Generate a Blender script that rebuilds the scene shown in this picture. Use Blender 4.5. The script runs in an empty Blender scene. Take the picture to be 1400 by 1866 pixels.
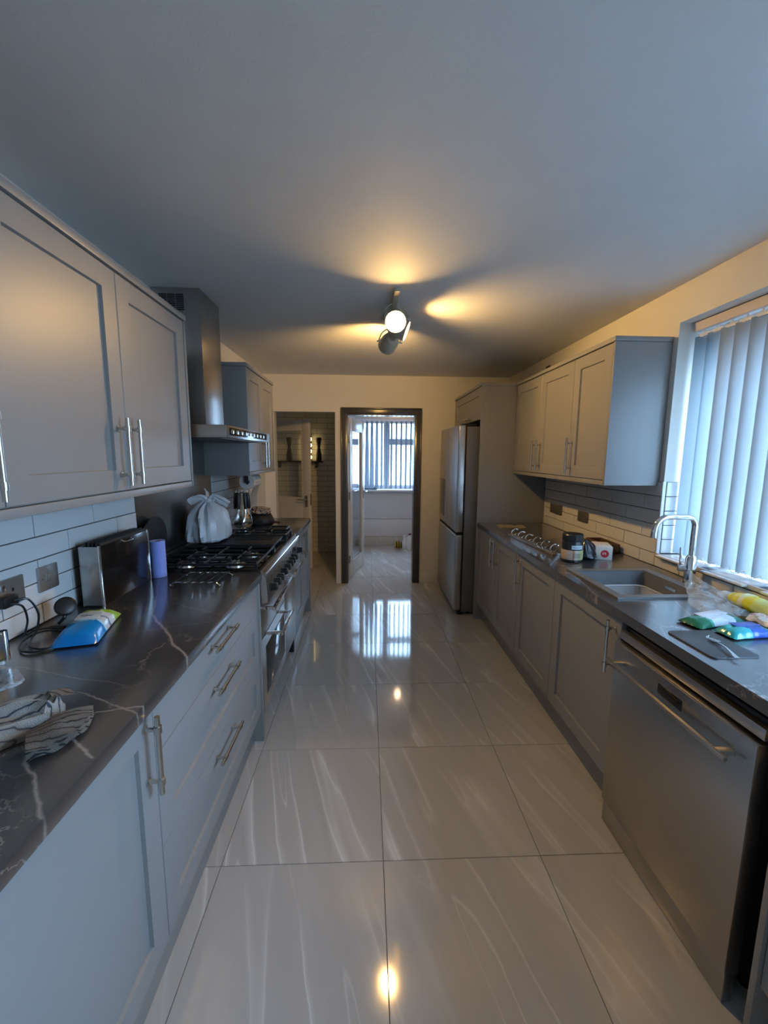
import bpy, bmesh, math, random
from mathutils import Vector, Matrix, noise
random.seed(4)
scn = bpy.context.scene
C = scn.collection
PI = math.pi

# ------------------------------------------------------------ camera, sky, exposure
CAM_H, PITCH, YAW, ROLL, FPX = 1.511, .1391, .0425, .0078, 748.9
cd = bpy.data.cameras.new('camera'); cam = bpy.data.objects.new('camera', cd); C.objects.link(cam)
cd.sensor_fit = 'VERTICAL'; cd.sensor_height = 36; cd.lens = FPX/1866*36; cd.clip_start = .02
fw = Vector((math.sin(YAW)*math.cos(PITCH), math.cos(YAW)*math.cos(PITCH), -math.sin(PITCH)))
rt = Vector((math.cos(YAW), -math.sin(YAW), 0)); up = rt.cross(fw)
r2 = rt*math.cos(ROLL)+up*math.sin(ROLL); u2 = up*math.cos(ROLL)-rt*math.sin(ROLL)
mw = Matrix((r2, u2, -fw)).transposed().to_4x4(); mw.translation = Vector((0, 0, CAM_H))
cam.matrix_world = mw
scn.camera = cam
W = bpy.data.worlds.new('sky'); scn.world = W; W.use_nodes = True
bg = W.node_tree.nodes['Background']; bg.inputs[0].default_value = (.44, .69, 1.0, 1); SKY = 11.6                         # overcast sky: three times brighter overhead than at the horizon, dull ground below
nt_ = W.node_tree
def _n(t, **k):
    n = nt_.nodes.new(t)
    for a_, v_ in k.items(): setattr(n, a_, v_)
    return n
tc_ = _n('ShaderNodeTexCoord'); sx_ = _n('ShaderNodeSeparateXYZ'); nt_.links.new(tc_.outputs['Generated'], sx_.inputs[0])
up_ = _n('ShaderNodeMapRange'); up_.inputs[1].default_value = 0; up_.inputs[2].default_value = 1; up_.inputs[3].default_value = SKY; up_.inputs[4].default_value = SKY*3
dn_ = _n('ShaderNodeMapRange'); dn_.inputs[1].default_value = -.30; dn_.inputs[2].default_value = -.12; dn_.inputs[3].default_value = .25; dn_.inputs[4].default_value = 1
mu_ = _n('ShaderNodeMath', operation='MULTIPLY')
nt_.links.new(sx_.outputs[2], up_.inputs[0]); nt_.links.new(sx_.outputs[2], dn_.inputs[0]); nt_.links.new(up_.outputs[0], mu_.inputs[0]); nt_.links.new(dn_.outputs[0], mu_.inputs[1])
nt_.links.new(mu_.outputs[0], bg.inputs[1])
BULB = 2000.0                       # strength of the warm bulbs
scn.view_settings.view_transform = 'Standard'; scn.view_settings.look = 'None'
scn.view_settings.exposure = 0.30; scn.view_settings.gamma = 1
scn.view_settings.use_curve_mapping = False
cy = scn.cycles
cy.use_denoising = True; cy.max_bounces = 10; cy.diffuse_bounces = 5; cy.glossy_bounces = 5
cy.transmission_bounces = 8; cy.transparent_max_bounces = 12; cy.sample_clamp_indirect = 6
cy.caustics_refractive = False; cy.caustics_reflective = False

# portals only guide the sampling of the sky through the real window openings
def portal(loc, rot, sx, sy):
    l = bpy.data.lights.new('window_portal', 'AREA'); l.shape = 'RECTANGLE'; l.size = sx; l.size_y = sy
    l.cycles.is_portal = True
    o = bpy.data.objects.new('window_portal', l); C.objects.link(o); o.location = loc; o.rotation_euler = rot
portal((1.95, .90, 1.55), (0, PI/2, 0), 1.2, 2.5)
portal((.36, 6.92, 1.54), (-PI/2, 0, 0), 1.15, 1.2)

# ------------------------------------------------------------ material helpers
def new_mat(name):
    m = bpy.data.materials.new(name); m.use_nodes = True
    nt = m.node_tree; return m, nt, nt.nodes['Principled BSDF']
def N(nt, t, **k):
    n = nt.nodes.new(t)
    for a, v in k.items():
        if a.startswith('i_'): n.inputs[int(a[2:])].default_value = v
        else: setattr(n, a, v)
    return n
def mat(name, col, rough=.5, metal=0., bump=0., bscale=60., var=.04, aniso=0, coat=0, stretch=None, spec=None, vscale=7):
    m, nt, p = new_mat(name)
    p.inputs['Roughness'].default_value = rough; p.inputs['Metallic'].default_value = metal
    if coat: p.inputs['Coat Weight'].default_value = coat; p.inputs['Coat Roughness'].default_value = .1
    if spec is not None: p.inputs['Specular IOR Level'].default_value = spec
    tc = N(nt, 'ShaderNodeTexCoord'); mp = N(nt, 'ShaderNodeMapping')
    nt.links.new(tc.outputs['Object'], mp.inputs[0])
    if stretch: mp.inputs['Scale'].default_value = stretch
    n1 = N(nt, 'ShaderNodeTexNoise'); n1.inputs['Scale'].default_value = vscale; n1.inputs['Detail'].default_value = 4
    nt.links.new(mp.outputs[0], n1.inputs['Vector'])
    mx = N(nt, 'ShaderNodeMix', data_type='RGBA')
    mx.inputs[6].default_value = tuple(max(0, c*(1-var)) for c in col)+(1,)
    mx.inputs[7].default_value = tuple(c*(1+var) for c in col)+(1,)
    nt.links.new(n1.outputs[0], mx.inputs[0]); nt.links.new(mx.outputs[2], p.inputs['Base Color'])
    n2 = N(nt, 'ShaderNodeTexNoise'); n2.inputs['Scale'].default_value = bscale
    nt.links.new(mp.outputs[0], n2.inputs['Vector'])
    if metal:
        mr = N(nt, 'ShaderNodeMapRange'); mr.inputs[3].default_value = rough*.93; mr.inputs[4].default_value = rough*1.08
        nt.links.new(n2.outputs[0], mr.inputs[0]); nt.links.new(mr.outputs[0], p.inputs['Roughness'])
    if bump:
        b = N(nt, 'ShaderNodeBump'); b.inputs['Strength'].default_value = bump; b.inputs['Distance'].default_value = .002
        nt.links.new(n2.outputs[0], b.inputs['Height']); nt.links.new(b.outputs[0], p.inputs['Normal'])
    if aniso: p.inputs['Anisotropic'].default_value = aniso
    return m
def emit(name, col, s):
    m, nt, p = new_mat(name)
    p.inputs['Base Color'].default_value = (*col, 1); p.inputs['Emission Color'].default_value = (*col, 1)
    p.inputs['Emission Strength'].default_value = s
    return m
def glass_mat(name, tint=(.97, .985, 1), gloss=.03, rough=.0):
    m, nt, p = new_mat(name); nt.nodes.remove(p)
    out = nt.nodes['Material Output']
    t = N(nt, 'ShaderNodeBsdfTransparent'); t.inputs[0].default_value = (*tint, 1)
    g = N(nt, 'ShaderNodeBsdfGlossy'); g.inputs['Roughness'].default_value = rough+.02
    fr = N(nt, 'ShaderNodeFresnel'); ge = N(nt, 'ShaderNodeNewGeometry')
    ior = N(nt, 'ShaderNodeMapRange'); ior.inputs[3].default_value = 1.5; ior.inputs[4].default_value = 1/1.5   # same reflection from either face of the thin pane
    nt.links.new(ge.outputs['Backfacing'], ior.inputs[0]); nt.links.new(ior.outputs[0], fr.inputs[0])
    ad = N(nt, 'ShaderNodeMath', operation='ADD', use_clamp=True); ad.inputs[1].default_value = gloss
    nt.links.new(fr.outputs[0], ad.inputs[0])
    mx = N(nt, 'ShaderNodeMixShader'); nt.links.new(ad.outputs[0], mx.inputs[0])
    nt.links.new(t.outputs[0], mx.inputs[1]); nt.links.new(g.outputs[0], mx.inputs[2]); nt.links.new(mx.outputs[0], out.inputs[0])
    return m
def film_mat(name, col, alpha, rough=.25):
    m, nt, p = new_mat(name)
    p.inputs['Base Color'].default_value = (*col, 1); p.inputs['Roughness'].default_value = rough
    tc = N(nt, 'ShaderNodeTexCoord'); n = N(nt, 'ShaderNodeTexNoise'); n.inputs['Scale'].default_value = 45; n.inputs['Detail'].default_value = 6
    nt.links.new(tc.outputs['Object'], n.inputs['Vector'])
    mr = N(nt, 'ShaderNodeMapRange'); mr.inputs[1].default_value = .35; mr.inputs[2].default_value = .7
    mr.inputs[3].default_value = alpha*.5; mr.inputs[4].default_value = min(1, alpha*1.6)
    nt.links.new(n.outputs[0], mr.inputs[0]); nt.links.new(mr.outputs[0], p.inputs['Alpha'])
    b = N(nt, 'ShaderNodeBump'); b.inputs['Strength'].default_value = .7; b.inputs['Distance'].default_value = .006
    nt.links.new(n.outputs[0], b.inputs['Height']); nt.links.new(b.outputs[0], p.inputs['Normal'])
    return m
def translucent_mat(name, col, tr=.5):
    m, nt, p = new_mat(name); nt.nodes.remove(p); out = nt.nodes['Material Output']
    tc = N(nt, 'ShaderNodeTexCoord'); n = N(nt, 'ShaderNodeTexNoise'); n.inputs['Scale'].default_value = 220
    nt.links.new(tc.outputs['Object'], n.inputs['Vector'])
    mx0 = N(nt, 'ShaderNodeMix', data_type='RGBA'); mx0.inputs[6].default_value = tuple(c*.9 for c in col)+(1,); mx0.inputs[7].default_value = (*col, 1)
    nt.links.new(n.outputs[0], mx0.inputs[0])
    d = N(nt, 'ShaderNodeBsdfDiffuse'); t = N(nt, 'ShaderNodeBsdfTranslucent')
    nt.links.new(mx0.outputs[2], d.inputs[0]); nt.links.new(mx0.outputs[2], t.inputs[0])
    mx = N(nt, 'ShaderNodeMixShader'); mx.inputs[0].default_value = tr
    nt.links.new(d.outputs[0], mx.inputs[1]); nt.links.new(t.outputs[0], mx.inputs[2]); nt.links.new(mx.outputs[0], out.inputs[0])
    return m
def ramp(nt, pts):
    r = N(nt, 'ShaderNodeValToRGB'); e = r.color_ramp.elements
    while len(e) > 1: e.remove(e[-1])
    e[0].position = pts[0][0]; e[0].color = pts[0][1]
    for q, c in pts[1:]:
        x = e.new(q); x.color = c
    return r
def g4(v): return (v, v, v, 1)

def floor_tile_mat():
    m, nt, p = new_mat('polished_porcelain'); L = nt.links.new
    tc = N(nt, 'ShaderNodeTexCoord'); oi = N(nt, 'ShaderNodeObjectInfo')
    sc = N(nt, 'ShaderNodeVectorMath', operation='SCALE'); sc.inputs[0].default_value = (37., 53., 19.); L(oi.outputs['Random'], sc.inputs['Scale'])
    ad = N(nt, 'ShaderNodeVectorMath', operation='ADD'); L(tc.outputs['Object'], ad.inputs[0]); L(sc.outputs[0], ad.inputs[1])
    rot = N(nt, 'ShaderNodeMapping'); rot.inputs['Rotation'].default_value = (0, 0, -.29); L(ad.outputs[0], rot.inputs[0])
    # gentle sideways wander, then 1-D noise across the streaks so that each runs the whole tile
    wm = N(nt, 'ShaderNodeMapping'); wm.inputs['Scale'].default_value = (1, .45, 1); L(rot.outputs[0], wm.inputs[0])
    wob = N(nt, 'ShaderNodeTexNoise'); wob.inputs['Scale'].default_value = 7; wob.inputs['Detail'].default_value = 6; L(wm.outputs[0], wob.inputs['Vector'])
    a1 = N(nt, 'ShaderNodeMapRange'); a1.inputs[3].default_value = -.020; a1.inputs[4].default_value = .020; L(wob.outputs[0], a1.inputs[0])
    cx = N(nt, 'ShaderNodeCombineXYZ'); L(a1.outputs[0], cx.inputs[0])
    st = N(nt, 'ShaderNodeMapping'); st.inputs['Scale'].default_value = (1, .055, 1); L(rot.outputs[0], st.inputs[0])
    ad2 = N(nt, 'ShaderNodeVectorMath', operation='ADD'); L(st.outputs[0], ad2.inputs[0]); L(cx.outputs[0], ad2.inputs[1])
    n1 = N(nt, 'ShaderNodeTexNoise'); n1.inputs['Scale'].default_value = 8.5; n1.inputs['Detail'].default_value = 1.5; n1.inputs['Roughness'].default_value = .4; L(ad2.outputs[0], n1.inputs['Vector'])
    r1 = ramp(nt, [(0, g4(0)), (.47, g4(0)), (.495, g4(.35)), (.502, g4(1)), (.508, g4(.55)), (.535, g4(.25)), (.57, g4(0)), (.655, g4(0)), (.66, g4(.6)), (.668, g4(0)), (1, g4(0))]); L(n1.outputs[0], r1.inputs[0])
    n3 = N(nt, 'ShaderNodeTexNoise'); n3.inputs['Scale'].default_value = 3.0; L(wm.outputs[0], n3.inputs['Vector'])
    mk = N(nt, 'ShaderNodeMapRange'); mk.inputs[1].default_value = .40; mk.inputs[2].default_value = .60; mk.inputs[3].default_value = .05; L(n3.outputs[0], mk.inputs[0])
    ml = N(nt, 'ShaderNodeMath', operation='MULTIPLY'); L(r1.outputs[0], ml.inputs[0]); L(mk.outputs[0], ml.inputs[1])
    n4 = N(nt, 'ShaderNodeTexNoise'); n4.inputs['Scale'].default_value = 16; n4.inputs['Detail'].default_value = 4; L(ad2.outputs[0], n4.inputs['Vector'])
    base = N(nt, 'ShaderNodeMix', data_type='RGBA'); base.inputs[6].default_value = (.44, .42, .40, 1); base.inputs[7].default_value = (.56, .54, .515, 1); L(n4.outputs[0], base.inputs[0])
    fin = N(nt, 'ShaderNodeMix', data_type='RGBA'); fin.inputs[7].default_value = (.80, .79, .77, 1); L(ml.outputs[0], fin.inputs[0]); L(base.outputs[2], fin.inputs[6])
    L(fin.outputs[2], p.inputs['Base Color'])
    p.inputs['Roughness'].default_value = .07; p.inputs['IOR'].default_value = 1.55
    n5 = N(nt, 'ShaderNodeTexNoise'); n5.inputs['Scale'].default_value = 3.2; L(tc.outputs['Object'], n5.inputs['Vector'])
    b = N(nt, 'ShaderNodeBump'); b.inputs['Strength'].default_value = .12; b.inputs['Distance'].default_value = .003; L(n5.outputs[0], b.inputs['Height']); L(b.outputs[0], p.inputs['Normal'])
    return m

def worktop_mat(segs):
    """dark stone print: cloudy charcoal with branching pale veins; segs are the long veins in the print"""
    m, nt, p = new_mat('dark_veined_laminate'); L = nt.links.new
    tc = N(nt, 'ShaderNodeTexCoord')
    w = N(nt, 'ShaderNodeTexNoise'); w.inputs['Scale'].default_value = 6; w.inputs['Detail'].default_value = 7; w.inputs['Roughness'].default_value = .62; L(tc.outputs['Object'], w.inputs['Vector'])
    sb = N(nt, 'ShaderNodeVectorMath', operation='SUBTRACT'); sb.inputs[1].default_value = (.5, .5, .5); L(w.outputs['Color'], sb.inputs[0])
    s1 = N(nt, 'ShaderNodeVectorMath', operation='SCALE'); s1.inputs['Scale'].default_value = .34; L(sb.outputs[0], s1.inputs[0])
    ad = N(nt, 'ShaderNodeVectorMath', operation='ADD'); L(tc.outputs['Object'], ad.inputs[0]); L(s1.outputs[0], ad.inputs[1])
    v = N(nt, 'ShaderNodeTexVoronoi', feature='DISTANCE_TO_EDGE'); v.inputs['Scale'].default_value = 4.2; L(ad.outputs[0], v.inputs['Vector'])
    rv = ramp(nt, [(0, g4(1)), (.006, g4(.8)), (.016, g4(0)), (1, g4(0))]); L(v.outputs['Distance'], rv.inputs[0])
    mk = N(nt, 'ShaderNodeTexNoise'); mk.inputs['Scale'].default_value = 3.1; mk.inputs['Detail'].default_value = 3; L(tc.outputs['Object'], mk.inputs['Vector'])
    mr = N(nt, 'ShaderNodeMapRange'); mr.inputs[1].default_value = .47; mr.inputs[2].default_value = .66; L(mk.outputs[0], mr.inputs[0])
    cur = N(nt, 'ShaderNodeMath', operation='MULTIPLY'); L(rv.outputs[0], cur.inputs[0]); L(mr.outputs[0], cur.inputs[1])
    s2 = N(nt, 'ShaderNodeVectorMath', operation='SCALE'); s2.inputs['Scale'].default_value = .05; L(sb.outputs[0], s2.inputs[0])
    ad2 = N(nt, 'ShaderNodeVectorMath', operation='ADD'); L(tc.outputs['Object'], ad2.inputs[0]); L(s2.outputs[0], ad2.inputs[1])
    for (a, b, wd, st) in segs:
        a = Vector((a[0], a[1], 0)); b = Vector((b[0], b[1], 0)); d = b-a
        fl = N(nt, 'ShaderNodeVectorMath', operation='MULTIPLY'); fl.inputs[1].default_value = (1, 1, 0); L(ad2.outputs[0], fl.inputs[0])
        q = N(nt, 'ShaderNodeVectorMath', operation='SUBTRACT'); q.inputs[1].default_value = a; L(fl.outputs[0], q.inputs[0])
        dt = N(nt, 'ShaderNodeVectorMath', operation='DOT_PRODUCT'); dt.inputs[1].default_value = d/d.length_squared; L(q.outputs[0], dt.inputs[0])
        cl = N(nt, 'ShaderNodeClamp'); L(dt.outputs['Value'], cl.inputs[0])
        pr = N(nt, 'ShaderNodeVectorMath', operation='SCALE'); pr.inputs[0].default_value = d; L(cl.outputs[0], pr.inputs['Scale'])
        ds = N(nt, 'ShaderNodeVectorMath', operation='DISTANCE'); L(q.outputs[0], ds.inputs[0]); L(pr.outputs[0], ds.inputs[1])
        mm = N(nt, 'ShaderNodeMapRange'); mm.inputs[1].default_value = 0; mm.inputs[2].default_value = wd; mm.inputs[3].default_value = st; mm.inputs[4].default_value = 0; L(ds.outputs['Value'], mm.inputs[0])
        mxx = N(nt, 'ShaderNodeMath', operation='MAXIMUM'); L(cur.outputs[0], mxx.inputs[0]); L(mm.outputs[0], mxx.inputs[1]); cur = mxx
    cl2 = N(nt, 'ShaderNodeTexNoise'); cl2.inputs['Scale'].default_value = 4; cl2.inputs['Detail'].default_value = 8; L(ad.outputs[0], cl2.inputs['Vector'])
    base = N(nt, 'ShaderNodeMix', data_type='RGBA'); base.inputs[6].default_value = (.015, .014, .0145, 1); base.inputs[7].default_value = (.066, .060, .060, 1); L(cl2.outputs[0], base.inputs[0])
    fin = N(nt, 'ShaderNodeMix', data_type='RGBA'); fin.inputs[7].default_value = (.42, .36, .32, 1); L(cur.outputs[0], fin.inputs[0]); L(base.outputs[2], fin.inputs[6])
    L(fin.outputs[2], p.inputs['Base Color'])
    p.inputs['Roughness'].default_value = .30; p.inputs['Specular IOR Level'].default_value = 1.0; p.inputs['Coat Weight'].default_value = 1.0; p.inputs['Coat Roughness'].default_value = .20; p.inputs['Coat IOR'].default_value = 2.1
    n5 = N(nt, 'ShaderNodeTexNoise'); n5.inputs['Scale'].default_value = 160; L(tc.outputs['Object'], n5.inputs['Vector'])
    bb = N(nt, 'ShaderNodeBump'); bb.inputs['Strength'].default_value = .12; bb.inputs['Distance'].default_value = .001; L(n5.outputs[0], bb.inputs['Height']); L(bb.outputs[0], p.inputs['Normal'])
    return m

def patches_mat(name, stops, scale=(6, 6, 6), rough=.3, offs=(0, 0, 0), nscale=1.0, metal=0):
    """printed film: colour areas picked from a soft noise"""
    m, nt, p = new_mat(name); L = nt.links.new
    tc = N(nt, 'ShaderNodeTexCoord'); mp = N(nt, 'ShaderNodeMapping'); mp.inputs['Scale'].default_value = scale; mp.inputs['Location'].default_value = offs
    L(tc.outputs['Object'], mp.inputs[0]); n = N(nt, 'ShaderNodeTexNoise'); n.inputs['Scale'].default_value = nscale; n.inputs['Detail'].default_value = 2
    L(mp.outputs[0], n.inputs['Vector']); r = ramp(nt, stops); r.color_ramp.interpolation = 'CONSTANT'; L(n.outputs[0], r.inputs[0]); L(r.outputs[0], p.inputs['Base Color'])
    p.inputs['Roughness'].default_value = rough; p.inputs['Metallic'].default_value = metal
    return m
def axis_mat(name, axis, stops, lo, hi, rough=.35, wob=.01, wscale=8, const=True):
    """printed film: colour bands along one object axis"""
    m, nt, p = new_mat(name); L = nt.links.new
    tc = N(nt, 'ShaderNodeTexCoord'); sp = N(nt, 'ShaderNodeSeparateXYZ'); L(tc.outputs['Object'], sp.inputs[0])
    n = N(nt, 'ShaderNodeTexNoise'); n.inputs['Scale'].default_value = wscale; L(tc.outputs['Object'], n.inputs['Vector'])
    mr0 = N(nt, 'ShaderNodeMapRange'); mr0.inputs[3].default_value = -wob; mr0.inputs[4].default_value = wob; L(n.outputs[0], mr0.inputs[0])
    ad = N(nt, 'ShaderNodeMath', operation='ADD'); L(sp.outputs[axis], ad.inputs[0]); L(mr0.outputs[0], ad.inputs[1])
    mr = N(nt, 'ShaderNodeMapRange'); mr.inputs[1].default_value = lo; mr.inputs[2].default_value = hi; L(ad.outputs[0], mr.inputs[0])
    r = ramp(nt, stops)
    if const: r.color_ramp.interpolation = 'CONSTANT'
    L(mr.outputs[0], r.inputs[0]); L(r.outputs[0], p.inputs['Base Color']); p.inputs['Roughness'].default_value = rough
    return m

# ------------------------------------------------------------ mesh helpers
MW = {}
class MB:
    def __init__(s): s.b = bmesh.new()
    def box(s, x0, x1, y0, y1, z0, z1, bev=0, T=None, seg=2):
        v = [s.b.verts.new(((x0, x1)[i & 1], (y0, y1)[i >> 1 & 1], (z0, z1)[i >> 2 & 1])) for i in range(8)]
        F = [(0, 2, 3, 1), (4, 5, 7, 6), (0, 1, 5, 4), (2, 6, 7, 3), (0, 4, 6, 2), (1, 3, 7, 5)]
        fs = [s.b.faces.new([v[i] for i in f]) for f in F]
        if T is not None:
            for q in v: q.co = T @ q.co
        if bev:
            es = list({e for f in fs for e in f.edges})
            bmesh.ops.bevel(s.b, geom=es, offset=bev, segments=seg, profile=.5, affect='EDGES')
        return s
    def rings(s, rs, close_u=True, cap=True, smooth=True):
        rr = [[s.b.verts.new(p) for p in r] for r in rs]
        n = len(rr[0])
        for a, b in zip(rr, rr[1:]):
            for i in range(n if close_u else n-1):
                j = (i+1) % n
                f = s.b.faces.new((a[i], a[j], b[j], b[i])); f.smooth = smooth
        if cap and close_u:
            for r in (rr[0], rr[-1]):
                try: f = s.b.faces.new(r)
                except ValueError: pass
        return s
    def lathe(s, prof, T=Matrix(), seg=24, cap=True, smooth=True):
        rs = [[T @ Vector((max(r, 1e-5)*math.cos(2*PI*i/seg), max(r, 1e-5)*math.sin(2*PI*i/seg), z)) for i in range(seg)] for r, z in prof]
        return s.rings(rs, True, cap, smooth)
    def cyl(s, a, b, r, seg=16, r1=None):
        a = Vector(a); b = Vector(b); T = Matrix.Translation(a) @ (b-a).to_track_quat('Z', 'Y').to_matrix().to_4x4()
        return s.lathe([(r, 0), (r if r1 is None else r1, (b-a).length)], T, seg)
    def tube(s, pts, r, seg=10, cap=True):
        pts = [Vector(p) for p in pts]; rs = []; ref = None
        for i, p in enumerate(pts):
            t = (pts[min(i+1, len(pts)-1)]-pts[max(i-1, 0)]).normalized()
            if ref is None: ref = t.orthogonal().normalized()
            ref = (ref - t*ref.dot(t)).normalized(); bn = t.cross(ref)
            rad = r[i] if isinstance(r, (list, tuple)) else r
            rs.append([p+(ref*math.cos(2*PI*k/seg)+bn*math.sin(2*PI*k/seg))*rad for k in range(seg)])
        return s.rings(rs, True, cap)
    def prism(s, poly, z0, z1, T=None, bev=0):
        a = [Vector((x, y, z0)) for x, y in poly]; b = [Vector((x, y, z1)) for x, y in poly]
        if T is not None: a = [T @ q for q in a]; b = [T @ q for q in b]
        va = [s.b.verts.new(q) for q in a]; vb = [s.b.verts.new(q) for q in b]; n = len(va)
        fs = [s.b.faces.new(va[::-1]), s.b.faces.new(vb)]
        for i in range(n): fs.append(s.b.faces.new((va[i], va[(i+1) % n], vb[(i+1) % n], vb[i])))
        if bev: bmesh.ops.bevel(s.b, geom=list(set(fs[0].edges) | set(fs[1].edges)), offset=bev, segments=2, profile=.5, affect='EDGES')
        return s
    def frame(s, x0, x1, y0, y1, hx0, hx1, hy0, hy1, z0, z1):
        """slab with one rectangular hole"""
        O = [(x0, y0), (x1, y0), (x1, y1), (x0, y1)]; I = [(hx0, hy0), (hx1, hy0), (hx1, hy1), (hx0, hy1)]
        v = lambda q, z: s.b.verts.new((q[0], q[1], z))
        o0 = [v(q, z0) for q in O]; o1 = [v(q, z1) for q in O]; i0 = [v(q, z0) for q in I]; i1 = [v(q, z1) for q in I]
        for k in range(4):
            j = (k+1) % 4
            s.b.faces.new((o1[k], o1[j], i1[j], i1[k])); s.b.faces.new((o0[j], o0[k], i0[k], i0[j]))
            s.b.faces.new((o0[k], o0[j], o1[j], o1[k])); s.b.faces.new((i0[j], i0[k], i1[k], i1[j]))
        return s
def swap(T): return T
def finish(name, mb, m, M=None, sharp=35):
    me = bpy.data.meshes.new(name)
    bmesh.ops.recalc_face_normals(mb.b, faces=mb.b.faces)
    if M is not None: bmesh.ops.transform(mb.b, matrix=M, verts=mb.b.verts)
    mb.b.to_mesh(me); mb.b.free()
    for f in me.polygons: f.use_smooth = True
    me.set_sharp_from_angle(angle=math.radians(sharp))
    if m is not None: me.materials.append(m)
    return me
def part(name, mb, m, parent=None, label=None, world=True, sharp=35, kind=None):
    M = MW[parent].inverted() if (parent is not None and world) else None
    me = finish(name, mb, m, M, sharp)
    o = bpy.data.objects.new(name, me); C.objects.link(o)
    o.parent = parent; MW[o] = MW[parent].copy() if parent is not None else Matrix()
    if label: o['label'] = label
    if kind: o['kind'] = kind
    return o
def thing(name, label, cat, loc=(0, 0, 0), rotz=0, group=None):
    o = bpy.data.objects.new(name, None); C.objects.link(o); o.empty_display_size = .05
    o.location = loc; o.rotation_euler = (0, 0, rotz)
    MW[o] = Matrix.Translation(loc) @ Matrix.Rotation(rotz, 4, 'Z')
    o['label'] = label; o['category'] = cat
    if group: o['group'] = group
    return o
def single(name, mb, m, label, cat, group=None, loc=None, sharp=35):
    """a thing that is one mesh; geometry given in world space, origin moved to loc"""
    M = Matrix.Translation(-Vector(loc)) if loc else None
    me = finish(name, mb, m, M, sharp); o = bpy.data.objects.new(name, me); C.objects.link(o)
    if loc: o.location = loc
    MW[o] = Matrix.Translation(loc) if loc else Matrix()
    o['label'] = label; o['category'] = cat
    if group: o['group'] = group
    return o
def struct(name, mb, m, parent=None):
    o = part(name, mb, m, parent)
    if parent is None: o['kind'] = 'structure'
    return o
def inst(name, me, loc, parent, rot=None):
    """a piece that shares its mesh; loc in the parent's frame"""
    o = bpy.data.objects.new(name, me); C.objects.link(o); o.parent = parent; o.location = loc
    if rot: o.rotation_euler = rot
    return o
def look(d): return Vector(d).to_track_quat('Z', 'Y').to_matrix().to_4x4()
def spline(pts, n=8):
    P = [Vector(p) for p in pts]; out = []
    for i in range(len(P)-1):
        p0 = P[max(i-1, 0)]; p1 = P[i]; p2 = P[i+1]; p3 = P[min(i+2, len(P)-1)]
        for k in range(n):
            t = k/n
            out.append(.5*((2*p1)+(p2-p0)*t+(2*p0-5*p1+4*p2-p3)*t*t+(3*p1-p0-3*p2+p3)*t**3))
    out.append(P[-1]); return out

# ------------------------------------------------------------ materials
M_ceil = mat('ceiling_paint', (.74, .74, .73), .75, bump=.15, bscale=140)
M_wall = mat('wall_paint', (.70, .67, .61), .7, bump=.12, bscale=140)
M_uwall = mat('utility_wall_paint', (.66, .66, .68), .6)
M_cab = mat('dust_grey_cabinet_paint', (.275, .27, .265), .40, var=.02, bump=.06, bscale=240)
M_cabin = mat('cabinet_inside', (.045, .045, .05), .6)
M_steel = mat('brushed_steel', (.50, .48, .46), .30, 1., stretch=(1, 1, .02), bscale=420, var=.015, aniso=.4)
M_steelh = mat('brushed_steel_level_grain', (.50, .48, .46), .30, 1., stretch=(1, .02, 1), bscale=420, var=.015)
M_chrome = mat('chrome', (.78, .78, .78), .08, 1.)
M_nick = mat('brushed_nickel', (.62, .60, .56), .22, 1.)
M_black = mat('black_plastic', (.012, .012, .013), .3)
M_blackm = mat('matt_black', (.015, .015, .016), .6)
M_iron = mat('cast_iron', (.014, .014, .015), .45, bump=.3, bscale=200)
M_enam = mat('black_enamel', (.01, .01, .011), .1)
M_dark = mat('dark_gap', (.01, .01, .01), .8)
M_grout = mat('dark_grout', (.07, .07, .075), .85, bump=.2)
M_fgrout = mat('floor_grout', (.17, .16, .15), .8)
M_tile = mat('white_glazed_tile', (.70, .70, .69), .14, var=.03, bump=.05, bscale=8)
M_tile2 = mat('white_wall_tile_far', (.74, .72, .69), .30, var=.03)
M_sill = mat('sill_tile', (.66, .66, .66), .1, var=.03)
M_trimw = mat('white_tile_trim', (.75, .75, .75), .2)
M_frame = mat('dark_grey_gloss_frame', (.060, .058, .062), .22)
M_doorw = mat('off_white_gloss_door', (.72, .66, .58), .3)
M_pvc = mat('white_window_plastic', (.70, .70, .72), .3)
M_glass = glass_mat('clear_glass')
M_oglass = mat('black_oven_glass', (.012, .012, .013), .04, spec=.9)
M_blind = translucent_mat('blind_fabric', (.47, .51, .53), .34)
M_blind2 = translucent_mat('utility_blind_fabric', (.30, .33, .38), .12)
M_rail = mat('blind_rail_metal', (.62, .56, .52), .35)
M_sink = mat('grey_composite', (.13, .135, .14), .4, bump=.1, bscale=300)
M_sinkin = mat('grey_composite_basin', (.42, .43, .44), .22)
M_floor = floor_tile_mat()
M_worktop = worktop_mat([((-.98, 1.92), (-.80, 1.50), .005, .7), ((-.80, 1.50), (-.535, 1.17), .006, .9), ((-.86, 1.66), (-.55, 1.50), .003, .5),
                         ((-.535, 1.44), (-.95, 1.28), .003, .45), ((-.73, .99), (-.535, .905), .004, .6), ((-.76, .86), (-.535, .935), .004, .7),
                         ((-.66, .85), (-.535, .76), .005, .7), ((-.67, .77), (-.535, .62), .005, .6), ((-.98, 1.12), (-.62, 1.02), .003, .4),
                         ((1.06, 2.02), (.995, 1.66), .004, .8), ((1.09, 2.12), (1.02, 2.40), .004, .5), ((1.30, 1.62), (1.22, 1.40), .0035, .6),
                         ((1.04, 3.45), (.995, 2.95), .004, .6), ((.995, 1.75), (1.25, 1.60), .003, .5), ((1.05, 1.35), (1.0, 1.25), .003, .5),
                         ((-.62, 3.10), (-.535, 3.6), .004, .4)])
M_bag = mat('white_carrier_film', (.66, .66, .68), .32, bump=.5, bscale=26, var=.05)
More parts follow.
